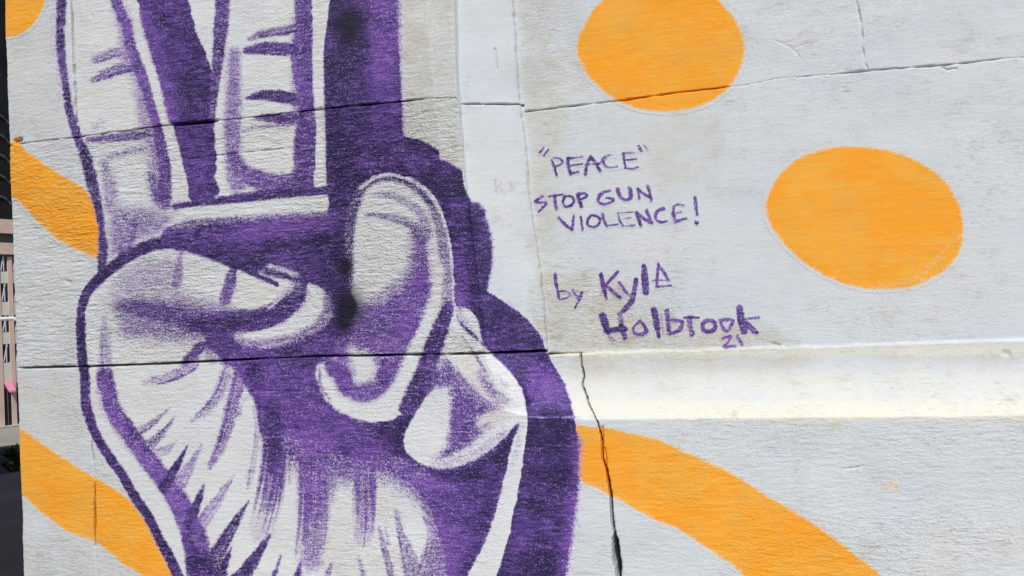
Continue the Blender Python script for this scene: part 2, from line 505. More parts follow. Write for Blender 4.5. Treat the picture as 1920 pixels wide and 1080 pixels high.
def poly_sd(pts, x, y):
    """signed distance, negative inside"""
    best = np.full(x.shape, 1e9); ins = np.zeros(x.shape, bool)
    n = len(pts)
    for i in range(n):
        ax_, ay_ = pts[i, :2]; bx_, by_ = pts[(i + 1) % n, :2]
        dx, dy = bx_ - ax_, by_ - ay_
        t = np.clip(((x - ax_) * dx + (y - ay_) * dy) / (dx * dx + dy * dy + 1e-9), 0, 1)
        best = np.minimum(best, (x - ax_ - t * dx) ** 2 + (y - ay_ - t * dy) ** 2)
        c = ((ay_ > y) != (by_ > y))
        if c.any():
            xi = (bx_ - ax_) * (y - ay_) / (by_ - ay_ + 1e-12) + ax_
            ins ^= c & (x < xi)
    d = np.sqrt(best)
    return np.where(ins, -d, d)


def lay(idx, a, c, d, mode):
    if c is not None:
        if mode == 'max': COV[idx] = np.maximum(COV[idx], c * a)
        else: COV[idx] = COV[idx] * (1 - a) + c * a
    if d is not None: DRK[idx] = DRK[idx] * (1 - a) + d * a


def area(pts, c, d=0.5, soft=5.0, k=5, alpha=1.0, mode='lerp', sm=True, wob=1.5):
    p = smooth_pts(pts, True, k) if sm else np.array(pts, float)
    idx = pick(p, soft * 1.5 + 3)
    if not len(idx): return
    x, y = X[idx], Y[idx]
    sd_ = poly_sd(p, x, y) + noise2(x / 9.0, y / 9.0, 61, wob)
    a = alpha * sstep(soft, -soft, sd_)
    lay(idx, a, c, d, mode)


def stroke(pts, w, c, d=0.5, soft=4.0, alpha=1.0, mode='lerp', k=5, bristle=0.0, ends=0.0, wob=0.8, seed=0, grow=2.2):
    """brush stroke along a spline; w = width or list of widths; bristle = streakiness along the stroke"""
    n = len(pts)
    ww = [w] * n if not isinstance(w, (list, tuple)) else list(w)
    q = smooth_pts([(px, py, wi) for (px, py), wi in zip(pts, ww)], False, k)
    idx = pick(q, q[:, 2].max() / 2 + soft * 1.5 + 3)
    if not len(idx): return
    x, y = X[idx], Y[idx]
    best = np.full(x.shape, 1e9); side = np.zeros(x.shape); wid = np.ones(x.shape); along = np.zeros(x.shape)
    L = np.concatenate([[0], np.cumsum(np.hypot(np.diff(q[:, 0]), np.diff(q[:, 1])))])
    for i in range(len(q) - 1):
        ax_, ay_, wa = q[i]; bx_, by_, wb = q[i + 1]
        dx, dy = bx_ - ax_, by_ - ay_
        ln = math.hypot(dx, dy) + 1e-9
        tr = ((x - ax_) * dx + (y - ay_) * dy) / (ln * ln)
        t = np.clip(tr, 0, 1)
        dd = np.hypot(x - ax_ - t * dx, y - ay_ - t * dy)
        wi = wa + (wb - wa) * t
        sel = (dd - wi / 2) < (best - wid / 2)
        best = np.where(sel, dd, best); wid = np.where(sel, wi, wid)
        side = np.where(sel, ((x - ax_) * dy - (y - ay_) * dx) / ln, side)
        along = np.where(sel, L[i] + t * ln, along)
    sd_ = best - wid / 2 - ((grow * np.clip(wid / 9.0, 0, 1)) if (c or 0) > 0.2 else 0.0) + noise2(x / 7.0, y / 7.0, 62, wob)
    a = alpha * sstep(soft, -soft, sd_)
    if bristle > 0:
        b = 0.6 * noise1(side + 500 + seed * 37.0, 0.22, 71 + seed) + 0.7 * noise1(side + 300, 0.55, 72 + seed)
        lo = noise1(side + 800, 0.35, 73 + seed)
        T = L[-1]
        e = sstep(0, 0.45, (1.0 - along / T) + 0.16 * lo) if ends > 0 else 1.0
        a = a * np.clip(1 - bristle * np.clip(0.5 + 0.5 * b, 0, 1), 0, 1) * ((1 - ends) + ends * e)
    lay(idx, a, c, d, mode)


def orange(pts, soft=3.0, k=6, reg=None, sm=True, val=1.0):
    p = smooth_pts(pts, True, k) if sm else np.array(pts, float)
    idx = pick(p, 12)
    x, y = X[idx], Y[idx]
    sd_ = poly_sd(p, x, y) + noise2(x / 8.0, y / 8.0, 63, 0.35) + noise2(x / 30.0, y / 30.0, 64, 0.7)
    a = sstep(soft, -soft, sd_) * val
    ORN[idx] = np.maximum(ORN[idx], a)
    if reg: REG[idx[sd_ < soft + 3]] = reg


def region(pts, reg, k=5, sm=True, only=None):
    p = smooth_pts(pts, True, k) if sm else np.array(pts, float)
    idx = pick(p, 2)
    ins = poly_sd(p, X[idx], Y[idx]) < 0
    if only is not None: ins &= np.isin(REG[idx], only)
    REG[idx[ins]] = reg


def tint(arr, pts, val, soft=20.0, k=4):
    p = smooth_pts(pts, True, k)
    idx = pick(p, soft * 1.5)
    x, y = X[idx], Y[idx]
    a = sstep(soft, -soft, poly_sd(p, x, y) + noise2(x / 14, y / 14, 65, soft * 0.25))
    arr[idx] = arr[idx] * (1 - a) + val * a


def tint_line(arr, pts, w, val, soft=8.0):
    p = smooth_pts(pts, False, 4)
    idx = pick(p, w + soft * 2)
    x, y = X[idx], Y[idx]
    a = sstep(soft, -soft, seg_dist(x, y, [tuple(q) for q in p]) - w / 2 + noise2(x / 10, y / 10, 66, soft * 0.3))
    arr[idx] = np.maximum(arr[idx], val * a)


#PAINT_BEGIN
R_SHADOW, R_HAND, R_F1, R_F2, R_THUMB, R_F3, R_F4 = 1, 2, 3, 4, 5, 6, 7
R_O = 10          # orange shapes 11..16
R_L = 20          # lettering 21..

# stains of the pale ground coat, cream lightening on the ledge
BEI += 0.22 * sstep(800, 700, X)
tint(BEI, [(752, -100), (800, -100), (822, 180), (835, 280), (826, 285), (760, 258)], 0.62, 12)
tint(BEI, [(800, -100), (850, -100), (860, 240), (866, 318), (830, 300), (815, 180)], 0.50, 8)
tint_line(BEI, [(800, -60), (813, 183), (829, 290)], 6, 1.0, 6)
tint_line(BEI, [(838, 0), (843, 90)], 6, 0.9, 8)
tint(BEI, [(962, -100), (1040, -100), (1050, 120), (1055, 240), (1040, 420), (1040, 560), (1022, 640), (985, 300)], 0.55, 22)
tint(BEI, [(1022, 590), (1100, 560), (1250, 600), (1420, 610), (1500, 640), (1420, 650), (1030, 660)], 0.75, 18)
tint(BEI, [(1020, 520), (1180, 540), (1220, 600), (1030, 640)], 0.65, 22)
tint(BEI, [(1215, 230), (1330, 225), (1340, 330), (1250, 350), (1215, 310)], 0.35, 22)
tint(BEI, [(1050, -60), (1110, -60), (1120, 140), (1060, 170)], 0.25, 30)
tint(BEI, [(1090, 665), (1300, 658), (1520, 655), (1500, 690), (1300, 700), (1110, 712)], 0.55, 14)
tint(BEI, [(1550, 652), (1930, 648), (1930, 690), (1700, 680)], 0.40, 14)
tint(CRM, [(1095, 745), (1400, 748), (2100, 748), (2100, 785), (1095, 785)], 0.8, 9)  # cream tone, also painting in stronger light on the ledge's foot and top edge
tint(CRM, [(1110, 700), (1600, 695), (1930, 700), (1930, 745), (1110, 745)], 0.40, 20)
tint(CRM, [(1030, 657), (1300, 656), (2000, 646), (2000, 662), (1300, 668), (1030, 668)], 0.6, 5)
tint(BEI, [(1540, 780), (1580, 782), (1575, 812), (1548, 805)], 0.5, 10)
tint(BEI, [(28, 700), (160, 700), (165, 800), (100, 830), (40, 800)], 0.42, 20)
tint(BEI, [(40, 985), (160, 1020), (170, 1090), (40, 1090)], 0.35, 22)
tint(BEI, [(30, 40), (110, 40), (125, 180), (110, 240), (25, 220)], 0.30, 22)
tint(BEI, [(148, 20), (225, 40), (240, 180), (160, 235)], 0.32, 20)
tint(BEI, [(655, 350), (770, 350), (760, 500), (670, 540)], 0.42, 16)
tint(BEI, [(450, 240), (550, 240), (545, 320), (470, 320)], 0.42, 14)
tint(BEI, [(440, 510), (525, 540), (490, 575), (440, 575)], 0.60, 10)
tint(BEI, [(235, 655), (320, 645), (330, 680), (240, 680)], 0.55, 12)
tint(BEI, [(200, 690), (350, 690), (330, 770), (240, 790)], 0.35, 20)
tint(BEI, [(800, 380), (828, 400), (835, 560), (812, 600), (802, 500)], 0.75, 8)
tint(BEI, [(850, 622), (890, 650), (930, 740), (965, 772), (900, 800), (870, 720)], 0.85, 12)
tint(BEI, [(620, 960), (660, 960), (665, 1090), (610, 1090)], 0.45, 18)
tint(BEI, [(40, 690), (600, 670), (600, 676), (40, 696)], 0.4, 5)

# orange shapes ------------------------------------------------------------
orange([(-60, -150), (60, -150), (92, -60), (84, 0), (74, 27), (57, 50), (40, 62), (12, 69), (-60, 66)], reg=R_O + 1)
orange([(-40, 262), (22, 268), (31, 256), (44, 280), (70, 300), (110, 326), (150, 350), (172, 374), (184, 402), (190, 445), (186, 480), (178, 483),
        (150, 470), (110, 449), (76, 420), (46, 386), (18, 364), (-40, 330)], reg=R_O + 2, soft=6.0)
orange([(-40, 745), (37, 803), (92, 842), (160, 886), (215, 918), (252, 948), (285, 995), (312, 1043), (335, 1092), (330, 1130), (290, 1100),
        (268, 1078), (228, 1054), (180, 1016), (150, 1005), (120, 990), (75, 957), (40, 926), (-40, 870)], reg=R_O + 3, soft=6.0)
orange([(1083, 92), (1092, 55), (1125, 5), (1180, -32), (1240, -42), (1300, -30), (1350, 5), (1383, 48), (1394, 90), (1388, 125), (1365, 163),
        (1325, 192), (1280, 206), (1240, 209), (1195, 202), (1150, 182), (1112, 150), (1090, 120)], reg=R_O + 4, soft=6.0)
orange([(1437, 396), (1443, 360), (1468, 322), (1510, 293), (1560, 279), (1612, 277), (1670, 285), (1725, 306), (1770, 340), (1797, 385), (1806, 428),
        (1797, 470), (1768, 508), (1720, 533), (1660, 542), (1600, 536), (1540, 512), (1488, 474), (1455, 436)], reg=R_O + 5, soft=6.0)
orange([(1070, 804), (1110, 802), (1140, 805), (1182, 813), (1230, 824), (1280, 847), (1340, 873), (1380, 893), (1443, 933), (1493, 963), (1540, 993),
        (1577, 1020), (1610, 1047), (1650, 1080), (1760, 1200), (1560, 1240), (1400, 1082), (1347, 1040), (1280, 997), (1223, 970), (1170, 941), (1120, 914), (1070, 884)], reg=R_O + 6, soft=6.0)
# chalky second pass along the rim of the big oval, drips
for (x0, y0, x1, y1, w) in ((1640, 538, 1730, 520, 9), (1735, 512, 1800, 440, 10), (1560, 515, 1600, 528, 5)):
    p = np.array([(x0, y0), (x1, y1)], float)
    idx = pick(p, 20)
    a = sstep(8, -6, seg_dist(X[idx], Y[idx], [tuple(q) for q in p]) - w / 2)
    ORN[idx] = ORN[idx] * (1 - 0.30 * a)
orange([(1652, 912), (1662, 908), (1672, 902), (1686, 910), (1680, 920), (1668, 916), (1656, 919)], soft=6, val=0.30)

# the purple drop shadow behind the hand -------------------------------------
SH = [(596, -330), (738, -330), (740, -100), (740, 0), (748, 120), (752, 180), (755, 255), (790, 263), (822, 281), (825, 299), (850, 309), (867, 321), (870, 350),
      (886, 385), (902, 420), (915, 452), (921, 482), (917, 515), (909, 545), (930, 556), (952, 570), (988, 598), (1012, 627), (1022, 655),
      (1036, 682), (1056, 714), (1069, 755), (1077, 786), (1081, 810), (1083, 850), (1081, 920), (1071, 1000), (1058, 1080), (1020, 1300),
      (700, 1300), (620, 600)]
area(SH, 0.98, 0.80, 2.6, wob=0.5, sm=False)
region(SH, R_SHADOW, k=3)
stroke([(722, -300), (722, 120), (728, 250)], 52, 0.95, 0.42, 16)
stroke([(640, -300), (645, 120), (650, 330)], 66, 0.98, 0.88, 14)
stroke([(690, 300), (760, 290), (820, 320)], 40, 0.93, 0.48, 20)
stroke([(890, 400), (905, 470), (895, 540)], 34, 1.0, 0.88, 8)
stroke([(860, 430), (866, 520)], 14, 0.95, 0.62, 6)
stroke([(864, 540), (872, 590), (885, 615)], 26, 0.9, 0.45, 10)
area([(912, 552), (960, 582), (1000, 615), (1016, 650), (940, 655), (905, 610)], 1.0, 0.90, 8)
area([(990, 690), (1040, 700), (1066, 770), (1000, 772)], 0.97, 0.40, 14)  # paler violet paints in the brighter light on the upturned ledge
stroke([(1072, 830), (1066, 950), (1045, 1085), (1020, 1250)], 30, 0.9, 0.45, 14, bristle=0.3)
stroke([(1030, 800), (1030, 900), (1005, 1080)], 70, 1.0, 0.95, 14)

# pale hand cut out of it ------------------------------------------------------
HAND = [(103, -330), (103, 0), (106, 60), (110, 120), (122, 200), (138, 255), (155, 310), (172, 365), (180, 420), (184, 480), (178, 522), (155, 552), (144, 600),
        (146, 660), (152, 720), (155, 765), (172, 818), (200, 866), (245, 936), (290, 1010), (322, 1085), (420, 1320), (850, 1320), (928, 1085), (948, 1027),
        (960, 973), (974, 907), (983, 837), (989, 793), (986, 765), (978, 728), (950, 690), (920, 662), (903, 640), (898, 606), (880, 580), (856, 575), (851, 540), (849, 480),
        (838, 425), (820, 380), (790, 350), (750, 329), (710, 329), (676, 350), (655, 390), (648, 430), (630, 400), (614, 396), (616, 350), (606, 330), (606, 100), (606, -330)]
region(HAND, R_HAND, k=3)
area(HAND, 0.0, 0.4, 2.0, k=3, wob=0.6)

# dark hollow between the finger roots, the thumb and the curled finger
area([(330, 412), (400, 404), (500, 400), (600, 396), (616, 386), (616, 352), (606, 340), (650, 330), (668, 345), (655, 400), (650, 470), (655, 530), (680, 575), (700, 600), (640, 690), (590, 700),
      (520, 660), (620, 600), (600, 545), (560, 528), (500, 512), (440, 498), (385, 476), (345, 460), (300, 448)], 0.93, 0.62, 7)
stroke([(640, 330), (640, 420), (640, 520)], 34, 0.97, 0.86, 14)
stroke([(400, 444), (520, 428), (620, 416)], 30, 0.92, 0.30, 14, bristle=0.2)
stroke([(420, 468), (520, 462), (610, 450)], 16, 0.95, 0.88, 10)
stroke([(400, 470), (480, 492), (560, 508), (620, 512)], 30, 0.90, 0.82, 12)
stroke([(330, 425), (420, 412), (610, 400)], 10, 0.55, 0.5, 8)
stroke([(505, 500), (530, 506), (556, 514)], 7, 0.35, 0.2, 5)

# left raised finger
stroke([(113, -330), (115, 0), (113, 50), (115, 100), (122, 150), (129, 200), (142, 248), (150, 268), (162, 300), (173, 343), (181, 375), (187, 403), (192, 440), (194, 470), (190, 505)],
       [14, 14, 13, 13, 10, 12, 13, 14, 18, 19, 14, 11, 11, 15, 12], 0.80, 0.70, 4.5)
stroke([(99, -300), (100, 40), (104, 120), (112, 180)], 7, 0.38, 0.2, 5, mode='max', bristle=0.4)
stroke([(205, -80), (218, 0), (230, 30), (238, 50), (243, 83), (253, 113), (267, 147), (277, 177), (286, 213), (293, 233), (300, 262), (307, 293), (309, 333), (308, 372)],
       [16, 18, 18, 18, 18, 20, 20, 19, 18, 16, 22, 24, 22, 26], 0.80, 0.50, 6)
stroke([(226, 20), (236, 60), (240, 110), (262, 150), (268, 200), (278, 240), (292, 300), (294, 350)], [26, 26, 30, 26, 24, 26, 28, 32], 0.50, 0.2, 14, mode='max')
stroke([(180, 112), (205, 103), (242, 93)], [13, 17, 18], 0.68, 0.35, 6, mode='max', bristle=0.3)
stroke([(172, 151), (195, 141), (222, 131), (250, 124)], [6, 15, 18, 19], 0.78, 0.55, 5, mode='max', bristle=0.3)
stroke([(166, 262), (220, 258), (260, 254), (296, 247)], [8, 13, 15, 12], 0.64, 0.45, 6, mode='max')
stroke([(205, 295), (255, 282), (300, 272)], [8, 12, 14], 0.42, 0.35, 7, mode='max')
stroke([(180, 240), (190, 228)], 16, 0.25, 0.1, 10, mode='max')
stroke([(196, 305), (206, 345), (208, 390)], [14, 26, 24], 0.44, 0.15, 10, mode='max')
stroke([(285, 330), (300, 370), (310, 382)], [18, 30, 24], 0.62, 0.45, 9, mode='max')
stroke([(264, 60), (280, 120), (298, 185), (312, 228), (326, 290), (338, 345), (348, 368)], [11, 14, 16, 17, 18, 17, 14], 0.0, 0.4, 3.5)

# gap between the two raised fingers
area([(225, -110), (257, 0), (270, 43), (283, 90), (297, 140), (310, 190), (322, 230), (333, 267), (343, 307), (353, 350), (358, 374), (410, 366),
      (404, 333), (405, 300), (402, 253), (398, 227), (400, 200), (400, 150), (393, 120), (383, 93), (370, 67), (362, 33), (353, 0), (330, -110)], 0.96, 0.66, 3, k=3)
stroke([(272, 30), (292, 90), (312, 150), (326, 222)], [16, 22, 22, 18], 0.93, 0.30, 6, bristle=0.25)
stroke([(340, 60), (365, 130), (375, 215)], 34, 0.97, 0.74, 12)

# right raised finger
stroke([(424, -330), (417, 0), (413, 60), (409, 110), (403, 160), (399, 200), (398, 232)], [24, 24, 22, 18, 13, 9, 7], 0.78, 0.55, 4.5)
stroke([(440, 100), (438, 180), (436, 250), (438, 300), (446, 342)], [20, 26, 28, 30, 34], 0.58, 0.12, 10, mode='max')
stroke([(436, 290), (452, 320), (480, 336), (520, 344), (560, 340), (580, 320)], [24, 30, 34, 32, 34, 30], 0.72, 0.35, 9, mode='max')
stroke([(572, -330), (572, 0), (570, 60), (566, 110), (572, 160), (577, 220), (572, 280), (574, 345)], [34, 34, 34, 38, 36, 36, 40, 42], 0.80, 0.50, 6)
stroke([(552, 40), (552, 150), (553, 210)], 10, 0.45, 0.2, 7, mode='max')
stroke([(467, 74), (490, 64), (530, 58), (580, 48)], [5, 11, 14, 16], 0.74, 0.5, 5, mode='max', bristle=0.2)
stroke([(462, 95), (490, 91), (530, 92), (575, 95)], [9, 20, 21, 18], 0.84, 0.5, 4, mode='max')
stroke([(464, 185), (490, 179), (525, 181), (560, 188), (590, 196)], [4, 14, 19, 20, 20], 0.84, 0.5, 4, mode='max')
stroke([(475, 183), (500, 176), (545, 178)], [3, 6, 5], 0.85, 0.75, 3, mode='max')
stroke([(482, 221), (530, 223), (590, 220)], [6, 18, 20], 0.76, 0.5, 5, mode='max')
stroke([(420, 250), (490, 238), (560, 232)], [4, 6, 8], 0.45, 0.5, 5, mode='max')
stroke([(595, -330), (595, 0), (596, 60), (594, 105), (593, 150), (597, 195), (601, 240), (600, 290), (600, 345)], [18, 19, 17, 14, 12, 16, 15, 15, 24], 0.0, 0.4, 3)

# ridge of the palm under the fingers
stroke([(330, 388), (400, 378), (470, 370), (540, 362), (612, 358)], [8, 12, 13, 13, 13], 0.92, 0.70, 4)
stroke([(318, 415), (345, 402), (400, 397), (470, 392), (560, 385), (604, 380)], [18, 22, 22, 22, 24, 26], 0.0, 0.4, 5)
area([(604, 366), (615, 364), (614, 394), (602, 396)], 0.0, 0.4, 2, sm=False)
area([(204, 380), (240, 385), (300, 392), (325, 410), (305, 440), (262, 452), (215, 480), (204, 470)], 0.50, 0.25, 18, mode='max')
stroke([(232, 465), (248, 430), (262, 405)], [30, 26, 10], 0.60, 0.22, 10, mode='max')
stroke([(262, 392), (310, 402), (330, 396)], 12, 0.3, 0.3, 8, mode='max')

# thumb -----------------------------------------------------------------------
stroke([(445, 502), (420, 492), (383, 478), (350, 462), (310, 456), (277, 463), (240, 481), (213, 500), (187, 522), (167, 543), (157, 562), (152, 593), (152, 627), (155, 677), (160, 712), (160, 747), (167, 780),
        (180, 815), (203, 853), (227, 887), (250, 927), (277, 967), (297, 1007), (317, 1043), (334, 1080), (380, 1180)],
       [8, 10, 14, 18, 19, 19, 17, 17, 17, 15, 14, 13, 14, 14, 15, 14, 14, 14, 14, 14, 14, 14, 14, 15, 16, 18], 0.90, 0.82, 3.5)
area([(215, 520), (260, 490), (330, 482), (345, 520), (350, 560), (420, 575), (460, 590), (430, 615), (360, 612), (300, 600), (235, 590), (205, 560)], 0.34, 0.2, 18, mode='max')
stroke([(345, 470), (336, 500), (330, 530)], [14, 18, 20], 0.55, 0.25, 8, mode='max')
stroke([(262, 500), (275, 525), (290, 545)], 16, 0.35, 0.2, 10, mode='max')
area([(345, 475), (372, 480), (410, 496), (430, 506), (408, 560), (372, 540), (350, 520)], 0.05, 0.2, 8)
stroke([(437, 506), (432, 530), (422, 562)], [14, 20, 20], 0.66, 0.35, 5, mode='max')
stroke([(442, 506), (440, 520)], 6, 0.8, 0.5, 3, mode='max')
area([(447, 506), (483, 520), (522, 541), (514, 557), (494, 573), (462, 578), (438, 570), (446, 540)], 0.0, 0.2, 4)
stroke([(575, 520), (560, 545), (535, 570), (500, 588), (450, 598), (400, 600), (340, 595), (270, 580), (225, 575)], [30, 30, 30, 32, 40, 50, 54, 46, 24], 0.74, 0.60, 22, mode='max')
stroke([(560, 560), (520, 595), (460, 612), (410, 618), (370, 612)], [22, 24, 26, 30, 24], 0.92, 0.62, 8, mode='max')
area([(400, 600), (440, 600), (446, 640), (500, 650), (560, 640), (620, 605), (640, 640), (600, 690), (440, 690), (405, 665), (380, 645)], 0.92, 0.66, 9)
area([(250, 590), (340, 590), (400, 610), (390, 640), (330, 638), (250, 636), (225, 620)], 0.55, 0.4, 16, mode='max')
area([(232, 642), (300, 640), (372, 641), (352, 662), (330, 676), (240, 684), (220, 670)], 0.0, 0.2, 5)
stroke([(534, 548), (520, 565), (505, 578)], 3, 0.30, 0.1, 2.5)
stroke([(578, 536), (597, 550), (602, 572), (588, 596), (560, 612), (520, 622), (480, 630), (446, 629)], [10, 22, 28, 30, 26, 18, 14, 11], 0.02, 0.2, 6)
stroke([(615, 560), (612, 590), (590, 615), (550, 633), (490, 643), (450, 640)], [14, 16, 16, 14, 12, 10], 0.55, 0.4, 8)
stroke([(574, 530), (566, 556), (552, 575)], [4, 6, 8], 0.9, 0.6, 4)
stroke([(196, 598), (197, 640), (197, 690), (199, 722)], [6, 18, 22, 28], 0.55, 0.35, 7, mode='max', bristle=0.3)
stroke([(376, 650), (360, 668), (345, 682)], [20, 18, 10], 0.75, 0.5, 6, mode='max')
stroke([(390, 655), (398, 672)], 20, 0.45, 0.5, 10, mode='max')
stroke([(366, 685), (345, 696), (310, 708), (272, 718)], [8, 14, 12, 6], 0.58, 0.25, 6, mode='max', bristle=0.3)
stroke([(372, 684), (352, 700), (325, 712), (296, 720)], [3, 4, 4, 3], 0.8, 0.5, 3, mode='max')

area([(222, 566), (300, 548), (400, 562), (455, 588), (440, 640), (250, 636), (222, 612)], 0.52, 0.35, 22, mode='max')
stroke([(360, 606), (430, 604), (500, 592), (545, 570)], [14, 24, 24, 20], 0.88, 0.78, 12)
area([(447, 507), (484, 521), (523, 541), (515, 557), (495, 573), (462, 579), (440, 571), (448, 540)], 0.0, 0.2, 2.6, k=3)
area([(346, 475), (372, 480), (410, 494), (428, 501), (420, 520), (404, 548), (372, 530), (350, 512)], 0.05, 0.2, 4)
stroke([(338, 462), (385, 477), (445, 501), (520, 533)], [5, 6, 6, 6], 0.95, 0.85, 2.5)
stroke([(534, 548), (520, 565), (505, 578)], 3, 0.30, 0.1, 2.5)
# heel of the thumb: long band with spikes
stroke([(196, 706), (203, 735), (213, 770), (238, 806), (266, 845), (293, 882), (320, 918), (343, 954), (362, 998), (372, 1038), (378, 1085), (400, 1200)],
       [26, 27, 28, 30, 30, 30, 32, 38, 42, 44, 50, 60], 0.86, 0.42, 6, bristle=0.12)
stroke([(192, 720), (200, 760), (226, 805), (260, 850), (300, 900), (330, 950)], 18, 0.52, 0.2, 12, mode='max')
for (a, b, w, c, d, br) in [
    ((250, 815), (322, 762), 13, 0.60, 0.75, .35), ((276, 840), (328, 782), 17, 0.74, 0.8, .3), ((290, 850), (333, 826), 16, 0.45, 0.25, .3),
    ((308, 914), (352, 835), 17, 0.93, 0.9, .1), ((330, 920), (378, 834), 24, 0.62, 0.25, .3), ((355, 980), (383, 908), 20, 0.95, 0.92, .1),
    ((370, 992), (440, 890), 24, 0.58, 0.25, .4), ((380, 1085), (467, 938), 30, 0.90, 0.85, .3), ((404, 1100), (434, 1026), 22, 0.9, 0.85, .2),
    ((440, 1105), (508, 1000), 30, 0.92, 0.85, .2), ((448, 1090), (515, 996), 10, 0.7, 0.8, .3), ((508, 1095), (527, 1042), 9, 0.8, 0.75, .1),
    ((552, 1095), (567, 1046), 12, 0.85, 0.65, .1), ((606, 1095), (624, 1050), 12, 0.62, 0.6, .3), ((428, 1110), (446, 1070), 30, 0.95, 0.8, .1)]:
    mx = (a[0] * 0.5 + b[0] * 0.5 + (b[1] - a[1]) * 0.03, a[1] * 0.5 + b[1] * 0.5 + 6)
    stroke([a, mx, b], [w, w * 0.72, 1.5], c, d, 3.5, mode='max', bristle=br, seed=int(a[0]) % 9)
area([(345, 1000), (395, 1060), (420, 1085), (440, 1130), (400, 1180), (360, 1090)], 0.92, 0.62, 8)

# palm -------------------------------------------------------------------------
area([(440, 692), (500, 690), (590, 692), (600, 730), (628, 764), (670, 786), (715, 792), (760, 770), (790, 740), (800, 700), (840, 690), (850, 700), (818, 728), (790, 756), (762, 806), (757, 850), (790, 872),
      (830, 880), (880, 866), (930, 835), (972, 795), (962, 830), (952, 880), (938, 933), (922, 985), (905, 1025), (868, 1095), (840, 1080), (826, 1020), (800, 950), (770, 910), (720, 880), (690, 870), (640, 850), (560, 830), (500, 800), (484, 750)], 0.92, 0.48, 8, k=3)
stroke([(470, 700), (485, 740), (500, 800)], [26, 26, 30], 0.95, 0.72, 8)
area([(700, 790), (770, 780), (757, 830), (790, 872), (830, 882), (900, 865), (970, 800), (955, 860), (940, 890), (870, 905), (790, 885), (720, 850)], 1.0, 0.97, 12, k=3)
stroke([(690, 872), (740, 870), (790, 890)], 26, 0.72, 0.35, 12)
stroke([(800, 705), (775, 750), (745, 790), (715, 812)], [26, 30, 30, 34], 0.94, 0.72, 8)
stroke([(880, 930), (885, 990), (862, 1060)], 46, 0.96, 0.52, 14)
stroke([(920, 880), (915, 950), (890, 1020), (850, 1095)], 22, 0.97, 0.74, 8)
stroke([(500, 740), (512, 800), (514, 860), (506, 920), (490, 985), (480, 1005)], [22, 40, 44, 44, 36, 22], 0.90, 0.50, 5, mode='max', bristle=0.24, ends=0.75, seed=1)
stroke([(525, 780), (524, 860), (517, 930), (512, 970)], [26, 26, 24, 12], 0.82, 0.40, 5, mode='max', bristle=0.24, ends=0.6, seed=2)
stroke([(478, 800), (470, 870), (464, 915)], [16, 10, 6], 0.55, 0.4, 4, mode='max', bristle=0.24, ends=0.5, seed=3)
stroke([(545, 830), (544, 880), (543, 905)], [10, 8, 5], 0.6, 0.5, 4, mode='max', bristle=0.4, ends=0.4, seed=8)
stroke([(590, 800), (590, 880), (588, 960), (580, 1040), (575, 1060)], [80, 62, 56, 52, 30], 0.82, 0.32, 9, mode='max', bristle=0.24, ends=0.7, seed=4)
stroke([(583, 850), (584, 940), (584, 990)], [18, 16, 8], 0.85, 0.45, 6, mode='max', bristle=0.3, ends=0.5, seed=5)
stroke([(684, 840), (684, 900), (683, 970), (680, 1010)], [50, 42, 38, 30], 0.78, 0.34, 7, mode='max', bristle=0.24, ends=0.6, seed=6)
stroke([(640, 820), (630, 880), (622, 940)], [40, 30, 12], 0.60, 0.40, 10, mode='max', bristle=0.35, ends=0.5, seed=7)
area([(545, 760), (620, 780), (700, 800), (690, 860), (620, 850), (560, 820)], 0.92, 0.42, 14)
area([(690, 850), (760, 880), (830, 940), (862, 1010), (856, 1090), (806, 1090), (818, 1010), (786, 950), (730, 908), (680, 892)], 0.58, 0.38, 24, mode='max')
area([(500, 800), (700, 820), (716, 880), (650, 908), (560, 880), (510, 850)], 0.66, 0.40, 24, mode='max')
stroke([(590, 830), (590, 930), (584, 1050)], [58, 54, 40], 0.52, 0.25, 14, mode='max')
stroke([(685, 850), (684, 990)], [40, 30], 0.46, 0.25, 12, mode='max')
stroke([(512, 780), (513, 860), (504, 950)], [40, 40, 24], 0.55, 0.4, 10, mode='max')
stroke([(508, 760), (514, 820), (512, 880)], [24, 30, 22], 0.93, 0.70, 8, mode='max')
# hairline brush marks over the heel of the palm
for pts, w, c in [([(742, 955), (752, 1000), (768, 1090)], [5, 11, 13], .62), ([(710, 990), (722, 1030), (738, 1095)], [4, 9, 12], .66), ([(722, 990), (730, 1020)], [4, 6], .5), ([(672, 1045), (690, 1100)], [4, 11], .6),
                  ([(755, 1000), (775, 1050), (785, 1090)], [6, 16, 18], .6), ([(750, 1040), (762, 1080)], [3, 7], .45), ([(800, 970), (818, 1010), (800, 1080)], [12, 30, 40], .58)]:
    stroke(pts, w, c, 0.4, 4, mode='max', bristle=0.3)
stroke([(790, 905), (815, 960), (828, 1020), (815, 1095)], [40, 40, 36, 50], 0.60, 0.35, 12, mode='max')
# purple streaks on the pale side of the palm
stroke([(424, 702), (412, 735), (390, 765), (360, 790)], [20, 18, 14, 5], 0.66, 0.42, 5, mode='max', bristle=0.4)
stroke([(450, 696), (440, 740), (428, 790), (412, 840), (394, 876)], [22, 22, 20, 16, 6], 0.76, 0.35, 5, mode='max', bristle=0.3)
stroke([(470, 745), (458, 760), (448, 775)], 10, 0.5, 0.3, 6, mode='max')
area([(455, 760), (472, 746), (484, 800), (480, 860), (462, 880), (440, 850)], 0.04, 0.3, 6)
stroke([(478, 760), (484, 810), (474, 880), (466, 915)], [6, 8, 8, 5], 0.5, 0.35, 5, mode='max', bristle=0.4)
